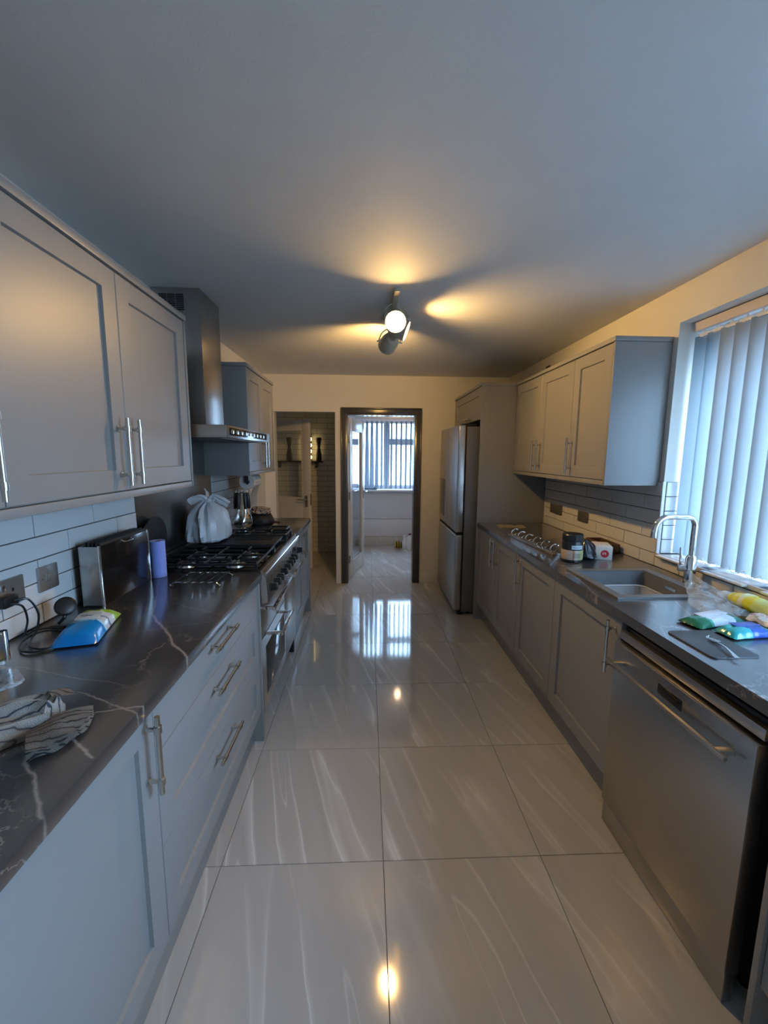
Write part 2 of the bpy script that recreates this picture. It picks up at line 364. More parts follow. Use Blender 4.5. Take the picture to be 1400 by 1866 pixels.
M_clear = film_mat('clear_crinkled_film', (.80, .90, .98), .24, .10)
M_blueroll = mat('blue_paper', (.30, .38, .85), .85, bump=.5, bscale=90)
M_paper = mat('cream_paper', (.72, .62, .45), .7)
M_tissue = mat('white_kitchen_roll', (.72, .68, .62), .9, bump=.5, bscale=70)
M_shadein = mat('lamp_shade_inside', (.85, .80, .68), .4)
M_shade = mat('lamp_shade_cream_metal', (.52, .47, .36), .35, .0)

# ------------------------------------------------------------ setting
XL, XR, YB, ZC = -1.15, 1.60, 4.72, 2.376
FAR = 6.75
fl = struct('floor', MB().box(-2.0, 2.1, -2.2, FAR+.1, -.12, -.004), M_fgrout)
tile_me = finish('floor_tile', MB().box(-.2988, .2988, -.2988, .2988, -.004, 0, .0006, seg=1), M_floor)
for j in range(-2, 11):
    for i in range(-3, 3):
        cx, cyy = .0647+.3+.6*i, 1.345+.3+.6*(j-2)
        if cyy > FAR-.05 or cyy < -.6: continue
        inst('floor_tile', tile_me, (cx, cyy, 0), fl)
ce = struct('ceiling', MB().box(-2.0, 2.1, -2.2, YB+.06, ZC, ZC+.12), M_ceil)
ce2 = struct('ceiling', MB().box(-2.0, 2.1, YB+.06, FAR+.1, ZC, ZC+.12), M_ceil)
wl = struct('wall_left', MB().box(XL-.15, XL, -2.2, YB, -.005, ZC), M_wall)
wn = struct('wall_near', MB().box(XL-.15, XR+.5, -2.2, -2.05, -.005, ZC), M_wall)
# right wall with the window opening
WY0, WY1, WZ0, WZ1 = -.35, 2.15, .965, 2.19
m = MB()
m.box(XR, XR+.35, -2.05, WY0, -.005, ZC); m.box(XR, XR+.35, WY1, YB+.12, -.005, ZC)
m.box(XR, XR+.35, WY0, WY1, -.005, WZ0); m.box(XR, XR+.35, WY0, WY1, WZ1, ZC)
wr = struct('wall_right', m, M_wall)
# far wall of the kitchen with the two openings
OX0, OX1, OZ = -1.034, -.357, 1.977
DX0, DX1, DZ = -.235, .560, 1.965
m = MB()
def wx(x0, x1, z0, z1): m.box(x0, x1, YB, YB+.12, z0, z1)
wx(-2.0, OX0, -.005, ZC); wx(OX1, DX0, -.005, ZC); wx(DX1, XR, -.005, ZC); wx(OX0, OX1, OZ, ZC); wx(DX0, DX1, DZ, ZC)
wf = struct('wall_far', m, M_wall)
for nm, x0, x1 in (('baseboard_far', OX1, -.30), ('baseboard_far', .63, .80)):
    struct(nm, MB().box(x0, x1, YB-.014, YB, 0, .115, .003), M_tile2)
# side room: party wall, far wall, outer walls
struct('wall_party', MB().box(-.36, -.28, YB+.12, FAR, -.005, ZC), M_uwall)
struct('wall_pantry', MB().box(-1.50, -1.40, YB+.12, FAR, -.005, ZC), M_wall)
struct('wall_utility_right', MB().box(1.35, 1.45, YB+.12, FAR, -.005, ZC), M_uwall)
PW = 6.30
pw = struct('wall_pantry_far', MB().box(-1.40, -.36, PW, PW+.1, -.005, ZC), M_grout)
tw, th = .3112, .0787
def tile_mesh(w, h, mt=M_tile, t=.007): return finish('tile', MB().box(-w/2, w/2, -t, 0, -h/2, h/2, .0012, seg=1), mt)
FT = tile_mesh(tw-.004, th-.004, M_tile2); HT = {}
def row_tiles(parent, a0, a1, joint, z0, z1, place, mt=M_tile):
    """tiles along one course between a0 and a1; joint is any joint position"""
    k = math.floor((a0-joint)/tw); x = joint+k*tw
    while x < a1-1e-4:
        s, e = max(x, a0), min(x+tw, a1)
        if e-s > .012:
            key = (round(e-s, 3), round(z1-z0, 3), mt.name)
            if key not in HT: HT[key] = tile_mesh(e-s-.004, z1-z0-.0038, mt)
            place(HT[key], (s+e)/2, (z0+z1)/2)
        x += tw
for r in range(31):
    z0 = r*th; z1 = min(z0+th, ZC-.002)
    if z1-z0 < .02: continue
    row_tiles(pw, -1.40, -.36, -.905+(.5*tw if r % 2 else 0), z0, z1, lambda me, a, z: inst('tile', me, (a, PW, z), pw), M_tile2)
# utility far wall: window opening, dado grooves, tiled skirting
UX0, UX1, UZ0, UZ1 = -.20, .92, .955, 2.13
m = MB()
for a in ((-.28, UX0, 0, ZC), (UX1, 1.35, 0, ZC), (UX0, UX1, 0, UZ0), (UX0, UX1, UZ1, ZC)): m.box(a[0], a[1], FAR, FAR+.14, a[2], a[3])
wu = struct('wall_utility_far', m, M_uwall)
part('wall_panel', MB().box(-.28, 1.35, FAR-.012, FAR, .16, .445, .002), M_uwall, wu)
part('wall_panel', MB().box(-.28, 1.35, FAR-.012, FAR, .462, .90, .002), M_uwall, wu)
part('dado_bead', MB().box(-.28, 1.35, FAR-.02, FAR, .455, .470, .003), M_uwall, wu)
struct('baseboard_utility', MB().box(-.28, 1.35, FAR-.022, FAR, 0, .152, .003), M_floor)

# ---- kitchen window: frame, sill, reveal tiles
win = struct('window_1', MB().box(1.84, 1.90, WY0, WY1, WZ0, WZ0+.06), M_pvc)
m = MB()
m.box(1.84, 1.90, WY0, WY1, WZ1-.14, WZ1); m.box(1.84, 1.90, WY0, WY0+.06, WZ0+.06, WZ1-.14); m.box(1.84, 1.90, WY1-.06, WY1, WZ0+.06, WZ1-.14)
for yy in (.55, 1.35): m.box(1.84, 1.90, yy-.035, yy+.035, WZ0+.06, WZ1-.14)
part('window_frame', m, M_pvc, win)
for a, b in ((WY0+.06, .515), (.585, 1.315), (1.385, WY1-.06)):
    part('pane', MB().box(1.866, 1.872, a, b, WZ0+.06, WZ1-.14), M_glass, win)
sl = struct('trim_1', MB().box(XR-.004, 1.84, WY0, WY1, WZ0, WZ0+.010), M_grout)
me = finish('sill_tile', MB().box(-.148, .148, -.110, .110, 0, .010, .002), M_sill)
for k in range(9):
    inst('sill_tile', me, (XR+.11, WY1-.15-.30*k, WZ0+.010), sl)
part('sill_edge_trim', MB().box(XR-.012, XR+.002, WY0, WY1, WZ0+.002, WZ0+.022, .003), mat('sill_trim_grey', (.55, .55, .56), .25), sl)
# tile backing boards and metro tiles
bl = struct('trim_2', MB().box(XL, XL+.002, .2, 2.066, .912, 1.40), M_grout)
zs = [.912, .9826, 1.0613, 1.14, 1.2187, 1.2974, 1.376]
rotL = (0, 0, PI/2); rotR = (0, 0, -PI/2)
for r in range(6):
    jt = 1.4375+(0 if r in (0, 2, 4) else .5*tw)
    row_tiles(bl, .55, 2.064, jt, zs[r], zs[r+1], lambda me, a, z: inst('tile', me, (XL+.002, a, z), bl, rotL))
bl2 = struct('trim_3', MB().box(XL, XL+.002, 3.075, 3.865, .912, 1.37), M_grout)
for r in range(6):
    jt = 3.075+(0 if r % 2 else .5*tw)
    row_tiles(bl2, 3.077, 3.862, jt, zs[r], min(zs[r+1], 1.366), lambda me, a, z: inst('tile', me, (XL+.002, a, z), bl2, rotL))
br = struct('trim_4', MB().box(XR-.002, XR, .0, 3.598, .912, WZ0).box(XR-.002, XR, WY1, 3.598, WZ0, 1.376), M_grout)
for r in range(6):
    jt = 2.2796+(0 if r in (0, 2, 4) else .5*tw)
    if r == 0:
        row_tiles(br, WY1+.004, 3.597, jt, zs[0], zs[1], lambda me, a, z: inst('tile', me, (XR-.002, a, z), br, rotR))
        row_tiles(br, .0, WY1+.004, jt, zs[0], WZ0-.002, lambda me, a, z: inst('tile', me, (XR-.002, a, z), br, rotR))
    else: row_tiles(br, WY1+.004, 3.597, jt, zs[r], zs[r+1], lambda me, a, z: inst('tile', me, (XR-.002, a, z), br, rotR))
rv = struct('trim_5', MB().box(XR, 1.84, WY1-.002, WY1, .977, 1.376), M_grout)
for r in range(1, 6):
    row_tiles(rv, XR+.012, 1.838, XR+.012, zs[r] if r > 1 else .984, zs[r+1], lambda me, a, z: inst('tile', me, (a, WY1-.002, z), rv))
part('corner_trim', MB().box(XR-.010, XR+.010, WY1-.008, WY1+.004, .98, 1.378, .004), M_trimw, rv)

# ---- utility window
uw = struct('window_2', MB().box(UX0, UX1, FAR+.05, FAR+.11, UZ0, UZ0+.055), M_pvc)
m = MB()
m.box(UX0, UX1, FAR+.05, FAR+.11, UZ1-.12, UZ1); m.box(UX0, UX0+.06, FAR+.05, FAR+.11, UZ0+.055, UZ1-.12); m.box(UX1-.06, UX1, FAR+.05, FAR+.11, UZ0+.055, UZ1-.12)
m.box(.275, .375, FAR+.05, FAR+.11, UZ0+.055, UZ1-.12)
m.box(.375, UX1-.06, FAR+.04, FAR+.10, 1.665, 1.765)
part('window_frame', m, M_pvc, uw)
for a in ((UX0+.06, .275, UZ0+.055, UZ1-.12), (.375, UX1-.06, UZ0+.055, 1.665), (.375, UX1-.06, 1.765, UZ1-.12)):
    part('pane', MB().box(a[0], a[1], FAR+.078, FAR+.084, a[2], a[3]), M_glass, uw)
struct('trim_6', MB().box(UX0-.05, UX1+.05, FAR-.13, FAR+.05, UZ0-.045, UZ0-.01, .004), M_pvc)

# ---- door frame and glazed door to the utility
fr = struct('door_1', MB().box(DX0, -.216, YB-.01, YB+.13, 0, 1.945).box(.540, DX1, YB-.01, YB+.13, 0, 1.945).box(DX0, DX1, YB-.01, YB+.13, 1.9455, 1.964), M_frame)
def arch(x0, x1, z0, z1):
    m = MB(); m.box(x0, x1, YB-.020, YB, z0, z1, .004)
    return m
m = MB()
for xo, sgn in ((-.293, 1), (.620, -1)):
    a, b = (xo, xo+.075*sgn); lo, hi = min(a, b), max(a, b)
    m.box(lo, hi, YB-.016, YB-.0005, 0, 2.027, .003)
    c = xo+.016*sgn; m.box(min(xo, c), max(xo, c), YB-.028, YB-.014, 0, 2.027, .004)
    c0 = xo+.045*sgn; c1 = xo+.062*sgn; m.box(min(c0, c1), max(c0, c1), YB-.024, YB-.014, 0, 1.98, .004)
m.box(-.2925, .6195, YB-.0165, YB-.001, 1.950, 2.0275, .003); m.box(-.2765, .6035, YB-.0285, YB-.0145, 2.0115, 2.0275, .004); m.box(-.248, .575, YB-.0245, YB-.0145, 1.966, 1.982, .004)
part('architrave', m, M_frame, fr)
def glazed_door(name, label, hinge, ang, w, h, gl, mat_, handle_z, flip=1):
    """leaf in its own frame: x along the width from the hinge, y thickness, z up; gl = glass rectangle x0,x1,z0,z1"""
    t = thing(name, label, 'door', hinge, ang)
    x0, x1, z0, z1 = gl; T = .038
    m = MB(); m.box(0, x0, 0, T, .006, h, .002); m.box(x1, w, 0, T, .006, h, .002); m.box(x0, x1, 0, T, .006, z0, .002); m.box(x0, x1, 0, T, z1, h, .002)
    part('door_leaf', m, mat_, t, world=False)
    part('glass_pane', MB().box(x0, x1, T/2-.003, T/2+.003, z0, z1), M_glass, t, world=False)
    m = MB()
    for yy in (-.002, T-.008):
        m.box(x0-.004, x0+.012, yy, yy+.010, z0, z1, .002); m.box(x1-.012, x1+.004, yy, yy+.010, z0, z1, .002)
        m.box(x0, x1, yy, yy+.010, z0-.004, z0+.012, .002); m.box(x0, x1, yy, yy+.010, z1-.012, z1+.004, .002)
    part('glazing_bead', m, mat_, t, world=False)
    hx = w-.055
    for sy, y0 in ((-1, 0), (1, T)):
        m = MB(); m.box(hx-.022, hx+.022, y0+(-.008 if sy < 0 else 0), y0+(0 if sy < 0 else .008), handle_z-.075, handle_z+.075, .002)
        m.tube(spline([(hx, y0, handle_z+.02), (hx, y0+sy*.045, handle_z+.02), (hx-.03, y0+sy*.055, handle_z+.02), (hx-.115, y0+sy*.055, handle_z+.02)], 5), .009)
        part('door_handle', m, M_steel, t, world=False)
    part('latch_plate', MB().box(w-.001, w+.0015, .008, T-.008, handle_z-.05, handle_z+.10), M_steel, t, world=False)
    for hz in (.25, 1.02, h-.25):
        part('hinge', MB().cyl((-.006, -.004, hz-.045), (-.006, -.004, hz+.045), .008, 10), M_nick, t, world=False)
    return t
glazed_door('glazed_door', 'open off-white door with full-height glass leading into the utility room', (-.205, YB+.14, 0), math.atan2(.80, .19), .745, 1.935,
            (.125, .62, .19, 1.80), M_doorw, 1.0)
a = math.atan2(5.322-5.766, -.737+1.378)
glazed_door('half_glazed_door', 'cream half-glazed door standing ajar in the tiled side passage', (-1.378, 5.766, 0), a, .78, 1.945,
            (.12, .66, .93, 1.82), M_doorw, .90)

# ------------------------------------------------------------ kitchen units
def shaker(m, y0, y1, z0, z1, xf, d, st=.072, rail=.070, dep=.010, slab=False):
    """shaker front in a plane of constant x, facing d"""
    b = m.b; xb = xf-d*.020
    V = lambda x, y, z: b.verts.new((x, y, z))
    def quad(x, a0, a1, c0, c1): return [V(x, a0, c0), V(x, a1, c0), V(x, a1, c1), V(x, a0, c1)]
    e = .0015
    back = quad(xb, y0, y1, z0, z1); o0 = quad(xf-d*e, y0, y1, z0, z1); o = quad(xf, y0+e, y1-e, z0+e, z1-e)
    def band(p, q):
        for k in range(4): b.faces.new((p[k], p[(k+1) % 4], q[(k+1) % 4], q[k]))
    band(back, o0); band(o0, o); b.faces.new(back)
    if slab: b.faces.new(o)
    else:
        i0 = quad(xf, y0+st, y1-st, z0+rail, z1-rail); g = .0025
        i1 = quad(xf-d*dep, y0+st+g, y1-st-g, z0+rail+g, z1-rail-g)
        band(o, i0); band(i0, i1); b.faces.new(i1)
    return m
def bar_handle(m, x, d, a0, a1, fixed, vert):
    """round bar with two collared posts; along z (vert) or along y"""
    xb = x+d*.034
    P = (lambda u, xx: (xx, fixed, u)) if vert else (lambda u, xx: (xx, u, fixed))
    m.cyl(P(a0, xb), P(a1, xb), .0065, 14)
    for u in (a0+.035, a1-.035):
        m.cyl(P(u, x), P(u, xb+d*.004), .0055, 12); m.cyl(P(u, x), P(u, x+d*.004), .010, 14)
        m.cyl(P(u-.009, xb), P(u+.009, xb), .0095, 14)
    return m
def cabinet(name, label, y0, y1, z0, z1, xwall, xf, d, fronts, group=None, panel=None, top=None):
    ctop = top or z1
    """fronts: (kind, y0, y1, z0, z1, handle spec)"""
    t = thing(name, label, 'cabinet', ((xwall+xf)/2, (y0+y1)/2, z0), 0, group)
    xb = xf-d*.0205
    lo, hi = min(xwall+d*.001, xb), max(xwall+d*.001, xb)
    part('carcass', MB().box(lo, hi, y0+.0005, y1-.0005, z0, ctop), M_cab, t)
    for f in fronts:
        kind, a, b, c, e, hs = f
        dr = part('drawer' if 'drawer' in kind else 'door', shaker(MB(), a+.0015, b-.0015, c+.0015, e-.0015, xf, d, slab='slab' in kind), M_cab, t, sharp=20)
        if hs:
            hk = hs[0]
            part('handle', bar_handle(MB(), xf, d, hs[1], hs[2], hs[3], hk == 'v'), M_nick, dr)
    if panel:
        for (a, b, c, e, x0) in panel:
            part('end_panel', MB().box(min(xwall+d*.001, x0), max(xwall+d*.001, x0), a, b, c, e, .001), M_cab, t)
    return t
GB = 'left run of dust grey base cabinets'
ZB0, ZB1 = .165, .872
xl, xr = -.550, 1.010
cabinet('base_cabinet', 'light grey shaker door cabinet nearest on the left, under the striped towel', .40, 1.0, ZB0, ZB1, XL, xl, 1,
        [('door', .40, 1.0, ZB0, ZB1, ('v', .655, .877-.01, .955))], GB)
cabinet('base_cabinet', 'grey cabinet at the near left, mostly outside the frame', -.2, .40, ZB0, ZB1, XL, xl, 1,
        [('door', -.2, .40, ZB0, ZB1, None)], GB)
cabinet('drawer_cabinet', 'grey cabinet of three deep drawers left of the range cooker', 1.0, 2.012, ZB0, ZB1, XL, xl, 1,
        [('slab drawer', 1.0, 2.012, .722, ZB1, ('h', 1.365, 1.600, .829)), ('drawer', 1.0, 2.012, .447, .722, ('h', 1.365, 1.600, .668)),
         ('drawer', 1.0, 2.012, ZB0, .447, ('h', 1.360, 1.600, .402))], None, [(2.014, 2.034, 0.0, .872, -.541)])
cabinet('base_cabinet', 'grey double door cabinet at the far left, beyond the cooker', 3.062, 3.858, ZB0, ZB1, XL, xl, 1,
        [('door', 3.075, 3.465, ZB0, ZB1, ('v', .64, .86, 3.425)), ('door', 3.465, 3.85, ZB0, ZB1, ('v', .64, .86, 3.505))], GB,
        [(3.838, 3.858, 0.0, .872, -.541)])
GR = 'right run of grey base cabinets'
cabinet('base_cabinet', 'grey single door cabinet under the sink, beside the dishwasher', 1.502, 2.091, ZB0, ZB1, XR, xr, -1,
        [('door', 1.506, 2.091, ZB0, ZB1, ('v', .632, .855, 1.545))], GR, None, .66)
cabinet('base_cabinet', 'grey single door cabinet under the plastic tub, second from the dishwasher', 2.091, 2.62, ZB0, ZB1, XR, xr, -1,
        [('door', 2.091, 2.62, ZB0, ZB1, ('v', .64, .86, 2.583))], GR)
cabinet('base_cabinet', 'grey double door cabinet at the far right end beside the fridge', 2.62, 3.600, ZB0, ZB1, XR, xr, -1,
        [('door', 2.62, 3.10, ZB0, ZB1, ('v', .64, .86, 3.056)), ('door', 3.10, 3.597, ZB0, ZB1, ('v', .64, .86, 3.142))], GR)
cabinet('base_cabinet', 'shaded grey cabinet at the near right, on the camera side of the dishwasher', .22, .852, ZB0, ZB1, XR, xr, -1,
        [('door', .22, .835, ZB0, ZB1, None)], GR, [(.836, .852, .0, .872, 1.0)])
def plinth(x0, x1, y0, y1, label):
    single('plinth', MB().box(x0, x1, y0, y1, 0, .152, .001), M_cab, label, 'plinth', loc=((x0+x1)/2, (y0+y1)/2, 0))
plinth(-.612, -.592, -.2, 2.012, 'grey plinth under the left drawers and doors')
plinth(-.612, -.592, 3.062, 3.838, 'grey plinth under the far left cabinet')
plinth(1.071, 1.091, 1.502, 3.600, 'grey plinth under the right run of cabinets')
plinth(1.071, 1.091, .22, .836, 'grey plinth at the near right corner')

# wall cabinets
GW = 'wall cabinets on the left wall'
ZW0, ZW1 = 1.381, 2.102
xlw, xrw = -.834, 1.293
cabinet('wall_cabinet', 'grey single door wall cabinet nearest on the left wall', .47, .98, ZW0, ZW1, XL, xlw, 1,
        [('door', .47, .98, ZW0, ZW1, ('v', 1.40, 1.625, .94))], GW)
cabinet('wall_cabinet', 'grey double door wall cabinet left of the cooker hood', .98, 2.015, ZW0, ZW1, XL, xlw, 1,
        [('door', .98, 1.487, ZW0, ZW1, ('v', 1.40, 1.625, 1.438)), ('door', 1.487, 1.995, ZW0, ZW1, ('v', 1.40, 1.625, 1.510))], GW,
        [(1.997, 2.015, 1.353, 2.104, -.832)])
cabinet('wall_cabinet', 'grey double door wall cabinet beyond the cooker hood', 2.970, 3.79, ZW0, ZW1, XL, xlw, 1,
        [('door', 2.988, 3.385, ZW0, ZW1, ('v', 1.40, 1.625, 3.345)), ('door', 3.385, 3.785, ZW0, ZW1, ('v', 1.40, 1.625, 3.425))], GW,
        [(2.968, 2.986, 1.353, 2.104, -.832)])
GX = 'wall cabinets on the right wall'
cabinet('wall_cabinet', 'grey wall cabinet door beside the window, above the sink', 2.185, 2.61, ZW0, ZW1, XR, xrw, -1,
        [('door', 2.205, 2.605, ZW0, ZW1, ('v', 1.40, 1.625, 2.575))], GX, [(2.185, 2.203, 1.353, 2.104, 1.291)])
cabinet('wall_cabinet', 'grey double door wall cabinet beside the fridge housing', 2.61, 3.608, ZW0, ZW1, XR, xrw, -1,
        [('door', 2.605, 3.085, ZW0, ZW1, ('v', 1.40, 1.625, 3.045)), ('door', 3.085, 3.590, ZW0, ZW1, ('v', 1.40, 1.625, 3.125))], GX)
def cornice(x0, x1, y0, y1, z0, z1, label, nm='cornice'):
    single(nm, MB().box(x0, x1, y0, y1, z0, z1, .0015), M_cab, label, 'trim', loc=((x0+x1)/2, (y0+y1)/2, z0))
cornice(XL+.001, xlw+.006, .47, 2.019, 2.106, 2.130, 'grey top rail on the near left wall cabinets')
cornice(XL+.001, xlw+.006, 2.964, 3.79, 2.106, 2.130, 'grey top rail on the far left wall cabinet')
cornice(xrw-.006, XR-.001, 2.181, 3.607, 2.106, 2.130, 'grey top rail on the right wall cabinets')
cornice(xlw-.020, xlw+.001, .47, 1.995, 1.353, 1.378, 'grey light rail under the near left wall cabinets', 'light_rail')
cornice(xlw-.020, xlw+.001, 2.988, 3.79, 1.353, 1.378, 'grey light rail under the far left wall cabinet', 'light_rail')
cornice(xrw-.001, xrw+.020, 2.205, 3.607, 1.353, 1.378, 'grey light rail under the right wall cabinets', 'light_rail')

# fridge housing
t = thing('fridge_housing', 'tall grey panelled housing around the fridge freezer', 'cabinet', (1.29, 4.1, 0))
part('side_panel', MB().box(.990, XR-.001, 3.610, 3.630, 0, 2.102, .001), M_cab, t)
part('side_panel', MB().box(.990, XR-.001, 4.66, 4.68, 0, 2.102, .001), M_cab, t)
part('carcass', MB().box(1.012, XR-.001, 3.631, 4.659, 1.830, 2.102), M_cab, t)
d_ = part('door', shaker(MB(), 3.634, 4.656, 1.822, 2.100, .990, -1), M_cab, t, sharp=20)
part('handle', bar_handle(MB(), .990, -1, 3.92, 4.16, 1.850, False), M_nick, d_)
cornice(.982, XR-.001, 3.608, 4.684, 2.104, 2.130, 'grey top rail on the fridge housing')

# worktops
single('worktop', MB().box(XL+.001, -.532, -.2, 2.044, .874, .912, .002), M_worktop, 'long dark veined worktop on the near left, carrying the towel and sockets', 'worktop')
single('worktop', MB().box(XL+.001, -.532, 3.056, 3.866, .874, .912, .002), M_worktop, 'short dark worktop at the far left beyond the hob', 'worktop')
SX0, SX1, SY0, SY1 = 1.085, 1.470, 1.650, 2.045
single('worktop', MB().frame(.995, XR-.003, .15, 3.607, SX0, SX1, SY0, SY1, .874, .912), M_worktop, 'dark veined worktop along the right wall with the sink set in', 'worktop')

# splashback
single('splashback', MB().box(XL+.0005, XL+.006, 2.068, 3.072, .915, 1.78, .001), M_steel, 'brushed steel splashback panel behind the hob', 'splashback', loc=(XL, 2.57, .915))

# ------------------------------------------------------------ cooker hood
t = thing('cooker_hood', 'brushed steel chimney cooker hood with a row of square buttons', 'hood', (-.9, 2.5, 1.587))
m = MB(); m.box(XL+.007, -.680, 2.060, 2.945, 1.587, 1.648, .002)
part('canopy', m, M_steelh, t)
m = MB(); m.box(XL+.007, -.8875, 2.355, 2.645, 1.648, 2.374, .002)
ch = part('chimney', m, M_steel, t)
m = MB()
for k in range(9):
    for q in range(3):
        y = 2.3545; m.box(-1.100+q*.044, -1.100+q*.044+.040, y-.0015, y+.001, 2.262+k*.0095, 2.262+k*.0095+.0055)
part('air_vent', m, M_dark, ch)
m = MB(); m.box(-.682, -.6785, 2.10, 2.86, 1.600, 1.638, .001)
pn = part('control_panel', m, M_enam, t)
for k in range(9):
    part('button', MB().box(-.680, -.6755, 2.125+k*.078, 2.125+k*.078+.045, 1.609, 1.629, .001), M_chrome if k % 2 == 0 else M_nick, pn)
part('filter', MB().box(-1.10, -.72, 2.10, 2.90, 1.583, 1.588), mat('filter_mesh_grey', (.12, .12, .12), .5, .8), t)

# ------------------------------------------------------------ range cooker
t = thing('range_cooker', 'stainless steel range cooker with black gas hob and many control knobs', 'cooker', (-.85, 2.55, 0))
CY0, CY1 = 2.050, 3.050
xc = -.548
part('body', MB().box(XL+.02, xc-.025, CY0, CY1, .14, .895), M_black, t)
part('plinth_panel', MB().box(-1.05, xc-.06, CY0+.01, CY1-.01, .0, .14), M_blackm, t)
for yy in (2.075, 3.02):
    part('leg', MB().box(xc-.05, xc-.008, yy-.018, yy+.018, 0, .135, .004), M_black, t)
# fascia, slightly raked
sec = [(-.548, .742), (-.505, .752), (-.512, .882), (-.530, .905), (-.60, .905), (-.60, .742)]
T = Matrix(((1, 0, 0, 0), (0, 0, 1, 0), (0, 1, 0, 0), (0, 0, 0, 1)))
fa = part('control_fascia', MB().prism(sec, CY0, CY1, T, .002), M_steelh, t)
part('fascia_lip', MB().cyl((-.515, CY0, .900), (-.515, CY1, .900), .007, 12), M_chrome, fa)
for yy in (2.115, 2.205, 2.29, 2.40, 2.50, 2.585, 2.665, 2.75, 2.955):
    m = MB(); Tk = Matrix.Translation((-.508, yy, .815)) @ look((1, 0, .06))
    m.lathe([(.026, 0), (.026, .006), (.022, .008), (.020, .036), (.016, .040), (0, .040)], Tk, 20)
    k_ = part('knob', m, M_black, fa)
    part('knob_ring', MB().lathe([(.026, -.001), (.026, .003), (.021, .004)], Tk, 20), M_chrome, k_)
part('clock', MB().box(-.5115, -.5065, 2.80, 2.895, .825, .868, .001), M_enam, fa)
m = MB()
for k, yy in enumerate((2.16, 2.25, 2.34, 2.45, 2.545, 2.63, 2.71)): m.box(-.5120, -.5095, yy-.008, yy+.008, .858, .866)
part('dial_mark', m, M_black, fa, kind='stuff')
# doors
def steel_door(nm, y0, y1, z0, z1, glass=None):
    m = MB()
    if glass:
        a, b, c, e = glass
        for q in ((y0, a, z0, z1), (b, y1, z0, z1), (a, b, z0, c), (a, b, e, z1)): m.box(xc-.022, xc+.003, q[0], q[1], q[2], q[3])
        m.box(xc-.022, xc-.006, a, b, c, e)
    else: m.box(xc-.022, xc+.003, y0, y1, z0, z1, .003)
    o = part(nm, m, M_steelh, t)
    if glass: part('window_glass', MB().box(xc-.006, xc+.0045, glass[0], glass[1], glass[2], glass[3], .001), M_oglass, o)
    return o
gd = steel_door('grill_door', CY0+.004, 2.648, .548, .738)
od = steel_door('oven_door', CY0+.004, 2.648, .130, .544, (2.135, 2.625, .20, .475))
rd = steel_door('tall_oven_door', 2.652, CY1-.004, .130, .738)
def rail(y0, y1, z, o, x=-.485, posts=None):
    m = MB(); m.box(x-.009, x+.009, y0, y1, z-.006, z+.012, .005)
    for yy in posts or (y0+.03, y1-.03): m.box(xc, x, yy-.012, yy+.012, z-.008, z+.008, .003)
    part('door_rail', m, M_chrome, o)
rail(2.075, 2.630, .705, gd); rail(2.668, 3.035, .705, rd); rail(2.22, 2.60, .500, od, -.478)
# hob
hob = part('hob_top', MB().box(XL+.012, -.533, CY0, CY1, .895, .918, .004), M_enam, t)
part('rear_rail', MB().box(XL+.014, XL+.035, CY0, CY1, .916, .945, .004), M_steelh, t)
part('hob_edge', MB().box(-.540, -.528, CY0, CY1, .896, .921, .002), M_steelh, t)
for bx, by, br_ in ((-.955, 2.16, .036), (-.70, 2.165, .042), (-.955, 2.37, .03), (-.68, 2.38, .042), (-.92, 2.93, .045), (-.68, 2.93, .036)):
    Tb = Matrix.Translation((bx, by, .918))
    b_ = part('burner', MB().lathe([(br_+.014, 0), (br_+.012, .010), (br_, .014), (br_-.004, .016), (0, .016)], Tb, 24), M_nick, t)
    part('burner_cap', MB().lathe([(br_-.006, .016), (br_-.004, .023), (br_*.6, .026), (0, .027)], Tb, 24), M_nick if by < 2.5 and bx > -.8 else M_iron, b_)
def grate(y0, y1, x0, x1):
    m = MB(); z = .950; w = .0055
    def bar(a, b, c, e, zz=z): m.box(min(a, b)-w, max(a, b)+w, min(c, e)-w, max(c, e)+w, zz-.007, zz+.005, .002, seg=1)
    for x in (x0, x1): bar(x, x, y0, y1)
    for y in (y0, y1): bar(x0, x1, y, y)
    xm = (x0+x1)/2; bar(xm, xm, y0, y1)
    for cx in ((x0+xm)/2, (x1+xm)/2):
        cyy = (y0+y1)/2
        bar(cx, cx, y0, cyy-.028); bar(cx, cx, cyy+.028, y1); bar(cx-(xm-x0)/2, cx-.028, cyy, cyy); bar(cx+.028, cx+(xm-x0)/2, cyy, cyy)
    for x in (x0, x1):
        for y in (y0, y1): m.box(x-.007, x+.007, y-.007, y+.007, .918, z)
    return m
for a, b in ((2.068, 2.262), (2.275, 2.468), (2.835, 3.035)):
    part('pan_support', grate(a, b, -1.095, -.565), M_iron, t)
m = MB(); m.box(-1.06, -.575, 2.490, 2.815, .936, .952, .006); m.box(-1.06, -.575, 2.490, 2.500, .95, .960, .003); m.box(-1.06, -.575, 2.805, 2.815, .95, .960, .003)
for k in range(9): m.box(-.86, -.62, 2.66+k*.014, 2.665+k*.014, .951, .955)
for a in (-1.03, -.60):
    for b in (2.52, 2.79): m.box(a-.01, a+.01, b-.01, b+.01, .918, .938)
part('griddle_plate', m, M_iron, t)

